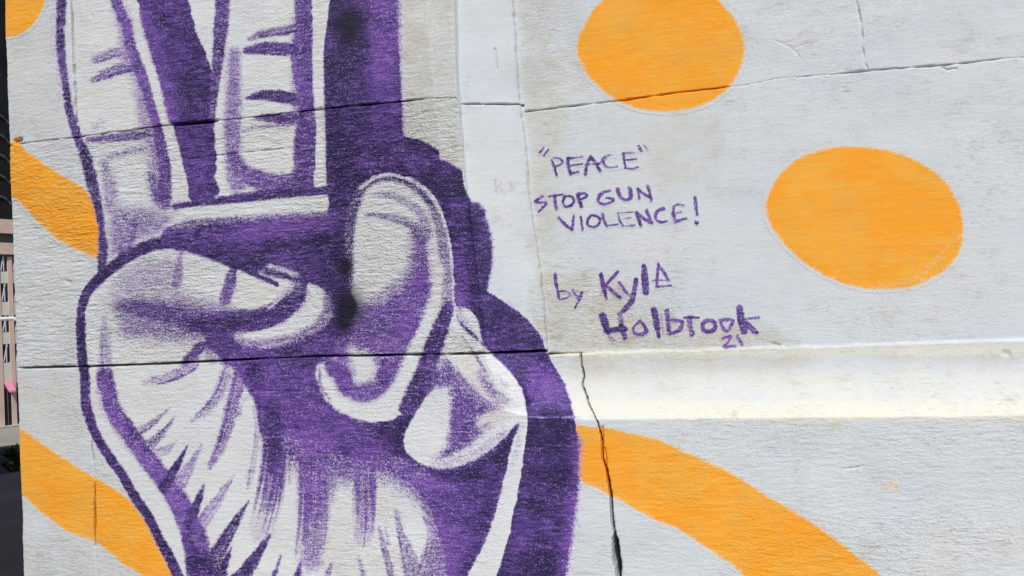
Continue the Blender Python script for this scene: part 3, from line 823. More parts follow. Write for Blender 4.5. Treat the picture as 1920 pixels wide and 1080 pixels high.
# pale stripe down the edge of the hand
area([(973, 802), (987, 793), (983, 837), (974, 907), (960, 973), (947, 1027), (926, 1080), (880, 1200), (830, 1200), (877, 1080), (907, 1022), (924, 980), (938, 933), (950, 880), (960, 835)], 0.0, 0.3, 2.5, k=3)
stroke([(980, 795), (968, 850), (955, 890)], [6, 8, 4], 0.32, 0.2, 5, mode='max', bristle=0.4)

# curled ring finger ------------------------------------------------------------
F3 = [(648, 440), (654, 395), (674, 350), (708, 328), (750, 329), (790, 349), (820, 380), (838, 428), (847, 490), (851, 550), (850, 610), (838, 640), (815, 690), (795, 730), (765, 768), (720, 792), (672, 784),
      (632, 764), (604, 728), (594, 690), (640, 660), (668, 615), (672, 580), (655, 530)]
area(F3, 0.0, 0.3, 3, k=3)
stroke([(648, 540), (650, 440), (660, 390), (680, 352), (712, 336), (750, 337), (790, 358), (818, 390)], [26, 26, 26, 16, 10, 10, 16, 16], 0.66, 0.72, 6, mode='max')
stroke([(676, 352), (712, 330), (750, 330), (792, 350), (816, 378), (832, 420), (842, 480), (848, 560)], [6, 4, 4, 7, 8, 8, 6, 5], 0.16, 0.3, 3)
stroke([(812, 392), (828, 440), (836, 500), (838, 560), (832, 600)], [14, 18, 18, 20, 18], 0.52, 0.62, 6, mode='max')
stroke([(700, 364), (735, 366), (770, 384), (795, 410), (800, 440)], [5, 12, 14, 18, 20], 0.48, 0.35, 6, mode='max', bristle=0.2)
stroke([(684, 404), (710, 403), (745, 412), (775, 424), (790, 450)], [4, 9, 12, 14, 16], 0.60, 0.42, 5, mode='max', bristle=0.2)
area([(780, 420), (800, 440), (806, 500), (808, 545), (800, 590), (770, 640), (700, 650), (640, 655), (655, 625), (670, 580), (700, 565), (735, 540), (762, 500), (770, 450)], 0.66, 0.34, 20)
stroke([(790, 460), (795, 510), (790, 545)], 18, 0.76, 0.35, 8, mode='max')
stroke([(665, 590), (720, 560), (745, 535)], [16, 26, 16], 0.45, 0.45, 10)
area([(672, 575), (720, 560), (770, 520), (800, 520), (796, 590), (770, 640), (700, 650), (650, 650)], 0.74, 0.34, 18, mode='max')
area([(740, 600), (785, 590), (775, 640), (755, 664), (735, 640)], 0.93, 0.12, 11)
area([(770, 530), (800, 520), (802, 556), (775, 566)], 0.9, 0.25, 9)
area([(640, 650), (700, 640), (770, 640), (760, 700), (735, 750), (690, 765), (640, 740), (622, 700)], 0.72, 0.28, 10)
area([(655, 655), (690, 662), (706, 680), (704, 700), (690, 716), (665, 715), (662, 690)], 0.04, 0.2, 15)
stroke([(620, 690), (640, 700), (650, 730)], 30, 0.86, 0.42, 7, mode='max')
area([(716, 676), (752, 676), (740, 715), (716, 732), (706, 710)], 0.84, 0.36, 7, mode='max')
stroke([(826, 500), (822, 547), (808, 588), (793, 618), (776, 650), (766, 684), (750, 722), (728, 750), (700, 766), (668, 768), (636, 750), (612, 720), (602, 690)],
       [9, 12, 14, 15, 17, 23, 26, 27, 27, 25, 22, 17, 15], 0.04, 0.3, 8)
stroke([(600, 690), (600, 720), (618, 748)], [3, 5, 3], 0.6, 0.5, 4, mode='max')
stroke([(700, 740), (670, 745), (640, 735)], 16, 0.40, 0.15, 10, mode='max')
stroke([(842, 575), (830, 605), (815, 645), (800, 690), (780, 735), (760, 765)], [14, 24, 30, 32, 32, 20], 0.86, 0.68, 6)

# curled little finger -------------------------------------------------------------
F4 = [(858, 622), (880, 640), (905, 660), (940, 712), (965, 755), (985, 775), (965, 795), (930, 832), (880, 864), (830, 876), (790, 868), (762, 845), (759, 815), (780, 775), (800, 746), (815, 728), (830, 690), (845, 650)]
area(F4, 0.0, 0.3, 2.5, k=3)
area([(828, 672), (850, 680), (880, 720), (905, 745), (945, 762), (920, 800), (880, 838), (840, 858), (812, 868), (835, 835), (846, 800), (850, 760), (838, 730), (815, 728)], 0.66, 0.35, 15, k=4)
area([(855, 740), (890, 760), (880, 810), (850, 840), (846, 800)], 0.80, 0.30, 9)
stroke([(815, 868), (850, 866), (900, 845), (945, 810)], [6, 10, 12, 12], 0.30, 0.15, 7)
stroke([(905, 790), (930, 780), (950, 785)], [20, 24, 14], 0.14, 0.2, 10)
area([(846, 640), (858, 625), (880, 650), (900, 672), (905, 700), (890, 712), (868, 695), (836, 672)], 0.02, 0.2, 4)
stroke([(860, 580), (866, 600), (880, 618), (895, 632)], [10, 14, 12, 6], 0.45, 0.4, 6, bristle=0.4)
stroke([(864, 606), (880, 622), (895, 636)], [4, 6, 3], 0.75, 0.55, 3, mode='max')
stroke([(866, 632), (885, 655), (900, 680), (915, 706)], [2, 4, 5, 4], 0.55, 0.5, 3, mode='max')
stroke([(905, 712), (925, 735), (950, 752)], [10, 18, 10], 0.42, 0.3, 8, mode='max')
stroke([(836, 672), (862, 704), (896, 739), (935, 765)], [3, 4, 5, 3], 0.62, 0.35, 3, mode='max')
stroke([(902, 640), (916, 668), (938, 706), (962, 748)], [2, 3, 4, 3], 0.6, 0.4, 3, mode='max')
stroke([(900, 700), (918, 728), (940, 750)], [12, 20, 12], 0.5, 0.3, 9, mode='max')
stroke([(858, 700), (880, 735), (915, 765)], [14, 26, 18], 0.55, 0.3, 12, mode='max')
W = [(905, 655), (925, 668), (950, 692), (976, 726), (984, 762), (968, 756), (940, 722), (915, 684)]
area(W, 0.0, 0.2, 3)
tint(CHK, W, 0.85, 5)
stroke([(935, 705), (950, 725)], 6, 0.35, 0.1, 4, mode='max')
stroke([(985, 781), (1030, 783), (1090, 781)], [2, 2.5, 2], 0.45, 0.1, 2.5, grow=0)

# black sprayed spots ---------------------------------------------------------------
for (cx, cy, r) in ((655, 44, 30), (655, 60, 20), (652, 578, 32), (645, 600, 24), (648, 500, 14)):
    idx = pick(np.array([(cx, cy)], float), 80)
    rr = np.hypot(X[idx] - cx, (Y[idx] - cy) * 0.75) / r
    BLK[idx] = np.maximum(BLK[idx], 1.1 * np.exp(-rr ** 2))

# lettering -----------------------------------------------------------------------
def text(reg, ox, oy, s, strokes, c=0.95, d=0.62):
    for st in strokes:
        pts, w = st[0], st[1]
        cc_ = st[2] if len(st) > 2 else c
        dd_ = st[3] if len(st) > 3 else d
        P = [(ox + x / s, oy + y / s) for x, y in pts]
        ww = [q / s for q in w] if isinstance(w, (list, tuple)) else w / s
        stroke(P, ww, cc_, dd_, 1.7, mode='max', wob=0.35, bristle=0.12, grow=0.9)
        p = np.array(smooth_pts(P, False, 4))
        idx = pick(p, 14)
        mw = (max(w) if isinstance(w, (list, tuple)) else w) / s
        dist = seg_dist(X[idx], Y[idx], [tuple(q) for q in p[:, :2]])
        REG[idx[dist < mw / 2 + 3.5]] = reg


text(R_L + 1, 990, 260, 8, [
    ([(235, 135), (180, 210)], 30), ([(308, 165), (240, 250)], 30),
    ([(352, 318), (395, 430), (430, 552)], [30, 34, 30]), ([(390, 290), (470, 298), (524, 345), (480, 390), (410, 428)], 30),
    ([(600, 300), (605, 400), (640, 530)], 46), ([(590, 302), (700, 290), (825, 272)], [34, 28, 18]), ([(640, 402), (810, 380)], 26), ([(640, 525), (750, 498)], 36),
    ([(938, 270), (885, 400), (862, 535)], 42), ([(938, 270), (1010, 370), (1085, 485)], [44, 46, 44]), ([(870, 392), (1070, 372)], 26),
    ([(1290, 243), (1190, 262), (1130, 330), (1150, 400), (1240, 435), (1350, 420)], [16, 40, 62, 50, 32, 16], 0.72, 0.35),
    ([(1432, 222), (1440, 330), (1462, 440)], 36), ([(1420, 222), (1590, 212)], 24), ([(1440, 330), (1622, 306)], 26), ([(1450, 436), (1550, 452), (1655, 428)], [24, 30, 22]),
    ([(1662, 112), (1700, 185)], 42, 0.8, 0.9), ([(1735, 98), (1800, 165)], 40, 0.5, 0.9)])
text(R_L + 2, 990, 260, 8, [
    ([(215, 868), (150, 910), (108, 945), (180, 958), (272, 955), (250, 1010), (170, 1085)], 36),
    ([(320, 868), (530, 836)], 28), ([(398, 862), (410, 960), (428, 1048)], 48), ([(560, 862), (650, 868), (690, 935), (650, 1000), (560, 1018), (524, 955), (548, 880)], 34),
    ([(745, 832), (768, 920), (802, 1015)], 50), ([(740, 826), (840, 824), (880, 860), (830, 900), (770, 915)], 36),
    ([(1232, 780), (1130, 805), (1058, 885), (1062, 950), (1130, 982), (1230, 960), (1288, 910), (1170, 890)], [30, 44, 46, 40, 36, 36, 32, 24]),
    ([(1350, 762), (1378, 860), (1465, 925), (1545, 880), (1530, 750)], [52, 50, 42, 52, 56], 0.95, 0.5),
    ([(1645, 750), (1672, 905)], 38, 0.8, 0.45), ([(1650, 762), (1740, 830), (1830, 885)], 38), ([(1800, 715), (1825, 820), (1852, 935)], [44, 44, 34], 0.8, 0.7)])
text(R_L + 3, 1090, 330, 8, [
    ([(-345, 620), (-240, 725), (-140, 800)], [36, 44, 40]), ([(-112, 590), (-125, 700), (-138, 805)], [26, 40, 40]), ([(-10, 610), (5, 700), (20, 815)], 34, 0.85),
    ([(150, 592), (235, 605), (282, 660), (245, 740), (170, 768), (100, 730), (100, 650), (145, 592)], 34), ([(320, 572), (345, 670), (385, 762)], [40, 40, 30]), ([(390, 745), (550, 726)], 24),
    ([(548, 556), (570, 650), (622, 752)], 30), ([(555, 552), (780, 540)], 18), ([(620, 648), (745, 620)], 16), ([(618, 756), (800, 742)], 20),
    ([(830, 552), (860, 650), (892, 745)], 48), ([(830, 560), (940, 640), (1055, 708)], 44), ([(978, 512), (1010, 600), (1052, 700)], 42),
    ([(1232, 492), (1150, 522), (1110, 600), (1140, 670), (1210, 695), (1285, 678)], [50, 44, 44, 40, 36, 26]),
    ([(1385, 460), (1382, 570), (1412, 690)], [36, 50, 46], 0.95, 0.5), ([(1380, 462), (1470, 425), (1525, 442)], 28, 0.8), ([(1400, 562), (1500, 532)], 32, 0.75), ([(1410, 688), (1490, 665), (1572, 640)], 40),
    ([(1705, 320), (1718, 450), (1735, 578)], [44, 46, 34]), ([(1728, 698), (1732, 706)], 58, 0.9, 0.85)])
text(R_L + 4, 1020, 480, 8, [
    ([(165, 270), (180, 400), (212, 560), (228, 652)], [42, 44, 34, 28]), ([(215, 532), (310, 530), (388, 572), (340, 630), (240, 655)], 30, 0.85),
    ([(430, 510), (500, 620)], 36, 0.85), ([(568, 545), (532, 650), (462, 790)], [46, 44, 20], 0.85)], d=0.55)
text(R_L + 5, 1020, 480, 8, [
    ([(855, 280), (890, 450), (942, 650)], [48, 62, 28], 0.98, 0.72), ([(1112, 235), (1020, 330), (930, 430)], [40, 46, 36]), ([(950, 460), (1050, 550), (1140, 622)], [40, 56, 50]),
    ([(1125, 390), (1210, 515), (1292, 602)], [30, 40, 30]), ([(1382, 350), (1352, 550), (1300, 700), (1190, 820)], [62, 66, 76, 66], 0.86, 0.6),
    ([(1500, 150), (1510, 300), (1530, 538)], [60, 92, 90], 0.95, 0.58), ([(1715, 130), (1702, 300), (1690, 470)], [30, 42, 34], 0.92, 0.45), ([(1715, 130), (1800, 250), (1872, 372)], 38, 0.9, 0.45),
    ([(1630, 365), (1872, 365)], 24), ([(1690, 458), (1912, 446)], 28)])
text(R_L + 6, 1110, 560, 6, [
    ([(122, 195), (150, 280), (178, 375)], [80, 74, 50], 0.95, 0.62), ([(185, 380), (205, 430), (235, 470)], 40, 0.55, 0.6), ([(160, 366), (260, 350), (372, 338)], 54, 0.95, 0.66),
    ([(312, 165), (332, 300)], 52, 0.62, 0.4), ([(325, 310), (350, 370), (375, 440)], 50),
    ([(540, 248), (595, 320), (608, 375), (560, 402), (485, 392), (466, 330), (535, 250)], [30, 34, 44, 44, 36, 26, 28], 0.92, 0.5),
    ([(700, 132), (730, 290), (752, 432)], [70, 60, 32], 0.88, 0.55), ([(775, 150), (800, 390)], 20, 0.45), ([(842, 135), (855, 280), (872, 395)], 44, 0.86, 0.5),
    ([(870, 242), (1005, 255), (1000, 330), (930, 380), (870, 392)], [30, 36, 44, 36, 30], 0.9, 0.42),
    ([(1035, 215), (1110, 210), (1205, 216)], [24, 34, 20], 0.9, 0.7), ([(1090, 220), (1110, 330), (1122, 425)], [56, 56, 34], 0.66, 0.5), ([(1112, 335), (1145, 388)], 30, 0.8, 0.8),
    ([(1310, 242), (1375, 265), (1382, 340), (1310, 372), (1252, 340), (1252, 270), (1308, 242)], 42, 0.95, 0.48),
    ([(1440, 238), (1578, 240), (1560, 310), (1512, 362), (1462, 310), (1440, 240)], [34, 34, 34, 40, 36, 34], 0.88, 0.38),
    ([(1660, 105), (1680, 250), (1712, 368)], [70, 78, 72], 0.92, 0.5), ([(1690, 235), (1872, 214)], 28, 0.8, 0.4), ([(1700, 250), (1770, 310), (1845, 380)], 52, 0.9, 0.42)])
text(R_L + 7, 1110, 560, 6, [
    ([(1460, 452), (1562, 422), (1530, 490), (1485, 545), (1612, 532)], [24, 30, 24, 30, 28], 0.85, 0.35), ([(1632, 420), (1665, 470), (1692, 525)], [36, 40, 30], 0.75, 0.5)])
text(R_L + 8, 0, 0, 1, [
    ([(928, 336), (931, 358)], 2.4, 0.55, 0.7), ([(928, 337), (939, 338), (938, 346), (930, 348)], 2.0, 0.5, 0.7), ([(932, 348), (944, 357)], 2.2, 0.5, 0.7),
    ([(955, 341), (962, 343), (957, 347), (963, 351), (955, 355)], 2.2, 0.4, 0.7)])
#PAINT_END

# which piece of the painted hand
region([(95, -330), (95, 60), (170, 365), (185, 430), (205, 400), (260, 388), (352, 382), (345, 310), (312, 195), (270, 43), (250, -20), (200, -330)], R_F1, 3, only=[R_HAND])
region([(356, -330), (356, 0), (385, 93), (402, 150), (404, 360), (470, 366), (612, 356), (612, -330)], R_F2, 1, False, only=[R_HAND])
region([(180, 510), (213, 488), (277, 452), (350, 452), (440, 492), (560, 522), (600, 535), (625, 570), (615, 610), (560, 640), (440, 648), (380, 650), (340, 690), (150, 690), (140, 600), (155, 545)], R_THUMB, 3, only=[R_HAND])
region([(648, 440), (654, 395), (674, 346), (708, 322), (750, 322), (795, 345), (825, 380), (845, 428), (855, 490), (858, 575), (848, 620), (825, 690), (800, 735), (765, 772), (720, 797), (668, 788),
        (626, 768), (598, 728), (588, 690), (640, 660), (672, 600), (655, 530)], R_F3, 3, only=[R_HAND, R_SHADOW])
region([(858, 590), (900, 605), (908, 645), (950, 690), (985, 740), (990, 782), (965, 800), (930, 838), (880, 870), (830, 882), (785, 874), (755, 850), (752, 815), (780, 770), (815, 722), (840, 650)], R_F4, 3, only=[R_HAND, R_SHADOW])
# anything the purple covers outside these outlines still belongs to the hand's paint
lost = (COV > 0.12) & (REG == 0)
REG[lost] = R_HAND
DRK = DRK + noise2(X / 34.0, Y / 16.0, 67, 0.10) + noise2(X / 90.0, Y / 60.0, 68, 0.08)
COV = np.clip(COV, 0, 1.0) ** 0.86; DRK = np.clip(DRK, 0, 1)
# surface relief factor
REL = np.ones(NPT)
Uf_, Vf_ = Uf.ravel(), V.ravel()
REL = np.where((Vf_ < j1l(Uf_)) & (Vf_ > j2(Uf_)) & left_zone.ravel(), 1.3, 0.7)
REL = np.where((U.ravel() > UB.ravel()) & (Vf_ > v_top), 0.30, REL)
REL = np.where((U.ravel() > UB.ravel()) & (Vf_ > v_top) & (U.ravel() < UC.ravel()), 0.2, REL)
REL = np.where((U.ravel() > UB.ravel()) & (Vf_ <= v_top) & (Vf_ > v_bot), 0.26, REL)

tint(REL, [(1022, 500), (1100, 520), (1250, 560), (1450, 590), (1500, 645), (1030, 655)], 0.75, 26)
tint(REL, [(1340, 520), (1560, 560), (1880, 520), (1900, 620), (1500, 640)], 0.5, 40)
tint(REL, [(975, 0), (1080, 20), (1100, 200), (1040, 330), (990, 300)], 0.6, 20)
CHK = np.where((REG >= R_HAND) & (REG <= R_F4), np.maximum(CHK, 0.28), CHK)
# ------------------------------------------------------------------ meshes out of the grid
def grid_object(name, fmask, parent, off=0.0):
    """object from the wall grid's faces selected by fmask (NV-1, NU-1)"""
    jj, ii = np.nonzero(fmask)
    if not len(jj): return None
    a = jj * NU + ii
    quads = np.stack([a, a + 1, a + 1 + NU, a + NU], 1)
    used, inv = np.unique(quads, return_inverse=True)
    inv = inv.reshape(-1, 4)
    co = np.stack([Uf.ravel()[used], DD.ravel()[used] - off, V.ravel()[used]], 1)
    me = bpy.data.meshes.new(name)
    me.vertices.add(len(used)); me.vertices.foreach_set('co', co.astype(np.float32).ravel())
    nf = len(inv)
    me.loops.add(nf * 4); me.loops.foreach_set('vertex_index', inv.astype(np.int32).ravel())
    me.polygons.add(nf)
    me.polygons.foreach_set('loop_start', np.arange(0, nf * 4, 4, dtype=np.int32))
    me.polygons.foreach_set('use_smooth', ~STEEP[jj, ii])
    me.update(calc_edges=True)
    at = me.attributes.new('paint', 'FLOAT_COLOR', 'POINT')
    at.data.foreach_set('color', np.stack([COV[used], DRK[used], ORN[used], BLK[used]], 1).astype(np.float32).ravel())
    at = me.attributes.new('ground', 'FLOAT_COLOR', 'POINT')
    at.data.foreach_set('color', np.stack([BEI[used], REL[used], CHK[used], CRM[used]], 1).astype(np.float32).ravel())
    me.materials.append(STONE)
    o = bpy.data.objects.new(name, me)
    col.objects.link(o)
    o.parent = parent
    return o


_du = np.maximum(np.abs(np.diff(DD, axis=1)) / np.maximum(np.abs(np.diff(Uf, axis=1)), 1e-4)[:, :], 0)
_dv = np.abs(np.diff(DD, axis=0)) / np.maximum(np.abs(np.diff(V, axis=0)), 1e-4)
STEEP = (np.maximum(_du[:-1], _du[1:]) > 0.8) | (np.maximum(_dv[:, :-1], _dv[:, 1:]) > 0.8)
STEEP[:, :6] = False
wall = empty('mural_wall')
tag(wall, 'pale painted stone wall with a purple peace sign hand mural and orange spots', 'wall')
fc = lambda A: 0.25 * (A[:-1, :-1] + A[1:, :-1] + A[:-1, 1:] + A[1:, 1:])
FU, FV = fc(U), fc(V)
FUC = fc(UC) + 0.010
left = FU < FUC
FJ1 = np.where(left, j1l(FU), j1r(FU))
FJ2 = np.where(FU < fc(UC), j2(FU), v_top)
J0 = 0.36
J3 = FJ1 + 0.95
course = (FV > J0).astype(int) + (FV > FJ2) + (FV > FJ1) + (FV > J3)
bid = np.zeros(FU.shape, int)
bid[course == 0] = 1
bid[(course == 0) & (FU > 0.4)] = 2
bid[course == 1] = 3
bid[(course == 1) & (FU > vl2(FV))] = 4
bid[(course == 1) & (FU > vcr(FV))] = 5
bid[(course == 1) & (FU > 2.1)] = 6
bid[course == 2] = 7
bid[(course == 2) & ~left] = 8
bid[(course == 2) & (FU > 1.9)] = 9
bid[course == 3] = 10
bid[(course == 3) & (FU > vl1(FV))] = 11
bid[(course == 3) & ~left] = 12
bid[(course == 3) & (FU > vr1(FV))] = 13
bid[(course == 3) & (FU > 2.6)] = 14
bid[course == 4] = 15
bid[(course == 4) & ~left] = 16
for k in range(1, 17):
    grid_object('stone_block', bid == k, wall)

FREG = REG.reshape(NV, NU)[:-1, :-1]
FG = fc(G)
paintable = (FG < 0.006)
paintable[:, :5] = False
OFF = 0.0007


def sheet(name, reg, parent, label=None):
    o = grid_object(name, (FREG == reg) & paintable, parent, OFF)
    if o and label: o['label'] = label
    return o


sheet('painted_shadow', R_SHADOW, wall, 'dark indigo drop shadow painted to the right of the hand')
hand = sheet('painted_hand', R_HAND, wall, 'pale palm with purple dry brush shading')
sheet('painted_finger', R_F1, hand, 'raised finger nearest the wall corner')
sheet('painted_finger', R_F2, hand, 'raised finger with two purple knuckle creases beside the dark shadow')
sheet('painted_thumb', R_THUMB, hand, 'thumb folded across the palm with a pale nail')
sheet('painted_curled_finger', R_F3, hand, 'curled ring finger with a large pale nail')
sheet('painted_curled_finger', R_F4, hand, 'curled little finger below the stone ledge')
for i, (nm, lb) in enumerate([('painted_dot', 'orange dot cut by the wall corner'), ('painted_stripe', 'short orange stripe left of the raised fingers'),
                              ('painted_stripe', 'orange stripe running down to the wrist'), ('painted_dot', 'orange oval crossed by the stone joint'),
                              ('painted_dot', 'largest orange oval right of the lettering'), ('painted_stripe', 'long orange arc on the plinth')]):
    sheet(nm, R_O + 1 + i, wall, lb)
for i, lb in enumerate(['handwritten word PEACE in quotation marks', 'handwritten words STOP GUN', 'handwritten word VIOLENCE with exclamation mark', 'handwritten word by',
                        'handwritten first name of the signature', 'handwritten last name of the signature', 'small handwritten number 21', 'faint pencilled letters']):
    sheet('painted_lettering', R_L + 1 + i, wall, lb)

# body of the building behind the facing stones
H_BODY = 17.0
bm = bmesh.new()
box(bm, (U_LEFT + 0.04, 0.20, -0.3), (14.0, 16.0, H_BODY))
obj('wall_core', bm, M_core, wall)

# ================================================================== STREET BEYOND THE CORNER
def at_px(x, y, dist):
    """point on the sight line of a photo pixel, dist metres from the camera horizontally"""
    r = ray(np.array(float(x)), np.array(float(y)))
    return Vector(CAM + r * dist / math.hypot(r[0], r[1]))


DIST = 78.0
foot = at_px(18, 800, DIST)
hd = Vector((foot.x, foot.y + 2.4, 0)).normalized()
side = Vector((hd.y, -hd.x, 0))
SLOPE = -foot.z / (DIST - 8.0)


def ground_z(x, y):
    t = (x - CAM[0]) * hd.x + (y - CAM[1]) * hd.y
    return -SLOPE * min(max(t - 8.0, 0.0), 120.0)


bm = bmesh.new()
ts = [-60, -20, -5, 4, 8, 12, 20, 30, 40, 50, 60, 70, 80, 90, 100, 128, 200, 400, 900]
ss = [-600, -200, -80, -40, -20, -10, -5, 0, 5, 10, 20, 40, 80, 200, 600]
gv = [[None] * len(ss) for _ in ts]
for i, t in enumerate(ts):
    for j, s in enumerate(ss):
        x = CAM[0] + hd.x * t + side.x * s; y = CAM[1] + hd.y * t + side.y * s
        gv[i][j] = bm.verts.new((x, y, ground_z(x, y) - 0.004))
for i in range(len(ts) - 1):
    for j in range(len(ss) - 1):
        bm.faces.new((gv[i][j], gv[i][j + 1], gv[i + 1][j + 1], gv[i + 1][j]))
bmesh.ops.recalc_face_normals(bm, faces=bm.faces)
tag(obj('ground', bm, M_asphalt), kind='structure')


def strip(name, t0, t1, s0, s1, mat, lift, n=24):
    bm = bmesh.new()
    prev = None
    for k in range(n + 1):
        t = t0 + (t1 - t0) * k / n
        row = []
        for s in (s0, s1):
            x = CAM[0] + hd.x * t + side.x * s; y = CAM[1] + hd.y * t + side.y * s
            row.append(bm.verts.new((x, y, ground_z(x, y) + lift)))
        if prev: bm.faces.new((prev[0], prev[1], row[1], row[0]))
        prev = row
    bmesh.ops.recalc_face_normals(bm, faces=bm.faces)
    return obj(name, bm, mat)


tag(strip('road', 26.0, 72.0, -30, 6, M_concrete, 0.004, 30), kind='structure')
# pavement in front of the painted wall
bm = bmesh.new(); box(bm, (-2.2, -4.5, -0.2), (14, -0.004, 0.0)); tag(obj('pavement', bm, M_pave), kind='structure')

M_brick = simple('brown_brick', (0.24, 0.15, 0.11), 0.9, 0.2, 1.5, 0.2, 30)
nb = empty('corner_building', (-15.0, -16.0, 0.0))
tag(nb, 'brown brick corner building with stone sills under its windows', 'building')
bm = bmesh.new(); box(bm, (-14, -9, -1.0), (8.6, 9.5, 21.0)); obj('wall', bm, M_brick, nb)
bm = bmesh.new(); box(bm, (-14.3, -9.3, 21.0), (8.9, 9.8, 21.7)); obj('cornice', bm, M_pave, nb)
for fl_ in range(6):
    for k in range(6):
        x0 = -12.2 + k * 3.5; z0 = 1.2 + fl_ * 3.3
        bm = bmesh.new(); box(bm, (x0, 9.45, z0), (x0 + 1.5, 9.53, z0 + 1.9)); w = obj('window', bm, M_dkglass, nb)
        bm = bmesh.new(); box(bm, (x0 - 0.1, 9.4, z0 - 0.16), (x0 + 1.6, 9.62, z0 - 0.003)); obj('sill', bm, M_pave, w)

# tan building across the street ----------------------------------------------------
fa = math.radians(-14.0)                         # facade direction, left of the wall normal
FD = Vector((-math.sin(fa), math.cos(fa), 0))   # along the facade, away from the camera
FN = Vector((FD.y, -FD.x, 0))                   # outward normal of the facade, towards the street
UPV = Vector((0, 0, 1))
bz = foot.z


def facade_t(px):
    """distance along the facade (from foot) where the sight line of photo column px meets it"""
    r = ray(np.array(float(px)), np.array(700.0))
    a = np.array([[r[0], -FD.x], [r[1], -FD.y]])
    b = np.array([foot.x - CAM[0], foot.y - CAM[1]])
    k, t = np.linalg.solve(a, b)
    return t, k * math.hypot(r[0], r[1])


def z_at(px, py):
    t, dist = facade_t(px)
    return at_px(px, py, dist).z - bz


frame = (Vector((foot.x, foot.y, bz)), FD, -FN, UPV)
tb = empty('tan_building', (foot.x, foot.y, bz))
tag(tb, 'pink tan building with cream panels beyond the wall corner', 'building')
fr0 = (Vector((0, 0, 0)), FD, -FN, UPV)


def tpart(name, p0, p1, mat, parent=tb, bevel=0.0):
    bm = bmesh.new(); box(bm, p0, p1, fr0, bevel)
    return obj(name, bm, mat, parent)


t0w, t1w = facade_t(8)[0], facade_t(20)[0]
ZT = z_at(10, 412)                              # top of the building
wcent = 0.5 * (t0w + t1w); ww = (t1w - t0w)
pitch = ww * 1.95
tpart('wall', (-27, 0.2, -2.5), (27.5, 14, ZT - 0.3), M_tan)
fz = [(z_at(13, a), z_at(13, b)) for a, b in ((508, 470), (565, 532), (622, 592), (679, 646))]
for k in range(-20, 21):
    c = wcent + k * pitch
    if c - ww < -26 or c + ww > 26: continue
    tpart('pier', (c + ww * 0.62, 0.02, -2.0), (c + pitch - ww * 0.62, 0.21, ZT - 3.2), M_tan)
    for (za, zb) in fz:
        w = tpart('window', (c - ww * 0.55, 0.12, za), (c + ww * 0.55, 0.21, zb), M_dkglass)
        bm = bmesh.new()
        tube(bm, [FD * (c - ww * 0.42) - FN * 0.09 + UPV * za, FD * (c + ww * 0.2) - FN * 0.09 + UPV * zb], 0.06, 5)
        tube(bm, [FD * (c + ww * 0.05) - FN * 0.08 + UPV * za, FD * (c + ww * 0.05) - FN * 0.08 + UPV * zb], 0.05, 5)
        obj('window_bar', bm, M_blind, w)
    for (za, zb), (zc, zd) in zip(fz, fz[1:]):
        tpart('spandrel_panel', (c - ww * 0.6, 0.07, zd + 0.05), (c + ww * 0.6, 0.205, za - 0.05), M_cream)
    tpart('spandrel_panel', (c - ww * 0.6, 0.07, z_at(13, 716)), (c + ww * 0.6, 0.205, fz[3][0] - 0.05), M_cream)
    d = tpart('door', (c - ww * 0.5, 0.10, 0.05), (c + ww * 0.5, 0.21, z_at(20, 728)), M_dkglass)
    tpart('door_frame', (c - ww * 0.03, 0.05, 0.05), (c + ww * 0.03, 0.099, z_at(20, 728)), M_shadow, d)
    if k in (0, 1):
        bm = bmesh.new()
        zt, zb_ = z_at(22, 714), z_at(22, 731)
        q = [FD * (c - ww * .55) + UPV * zt, FD * (c + ww * .55) + UPV * zt, FD * (c + ww * .55) + FN * 0.7 + UPV * zb_, FD * (c - ww * .55) + FN * 0.7 + UPV * zb_]
        vv = [bm.verts.new(p) for p in q] + [bm.verts.new(p - UPV * 0.15) for p in q]
        for f in ((0, 1, 2, 3), (7, 6, 5, 4), (0, 4, 5, 1), (1, 5, 6, 2), (2, 6, 7, 3), (3, 7, 4, 0)): bm.faces.new([vv[i] for i in f])
        bmesh.ops.recalc_face_normals(bm, faces=bm.faces)
        obj('awning', bm, M_pink, tb)
tpart('cornice', (-27.6, -0.5, ZT - 1.2), (28.1, 1.0, ZT), M_tan)
tpart('cornice_shade', (-27.3, 0.15, ZT - 2.0), (27.8, 0.8, ZT - 1.2), M_shadow)  # dark strip painted as the shade beneath the upper cornice
tpart('cornice', (-27.5, -0.2, ZT - 3.0), (28.0, 0.8, ZT - 2.0), M_tan)
tpart('cornice_shade', (-27.2, 0.14, ZT - 3.8), (27.7, 0.7, ZT - 3.0), M_shadow)  # second painted shade strip, below the lower cornice
tpart('base_step', (-27.6, -1.2, -1.0), (28.1, 0.3, 0.12), M_pave)

# dark tower behind --------------------------------------------------------------
tw = empty('dark_tower', (foot.x, foot.y, bz))
tag(tw, 'black tower with sagging slate bands rising behind the tan building', 'building')
bm = bmesh.new(); box(bm, (-24, 15.0, -2), (24, 40, 62), fr0); obj('wall', bm, M_black, tw)
for i, py in enumerate((221, 259, 297, 337, 377)):
    zc = at_px(8, py, DIST + 15.2).z - bz
    for sx in range(12):
        a0 = -24.0 + sx * 4.0
        pts = [FD * (a0 + 4.0 * k / 8) - FN * 14.9 + UPV * (zc + 0.75 * math.cos(2 * math.pi * k / 8)) for k in range(9)]
        bm = bmesh.new(); tube(bm, pts, 0.13, 5); obj('sagging_band', bm, M_slate, tw)

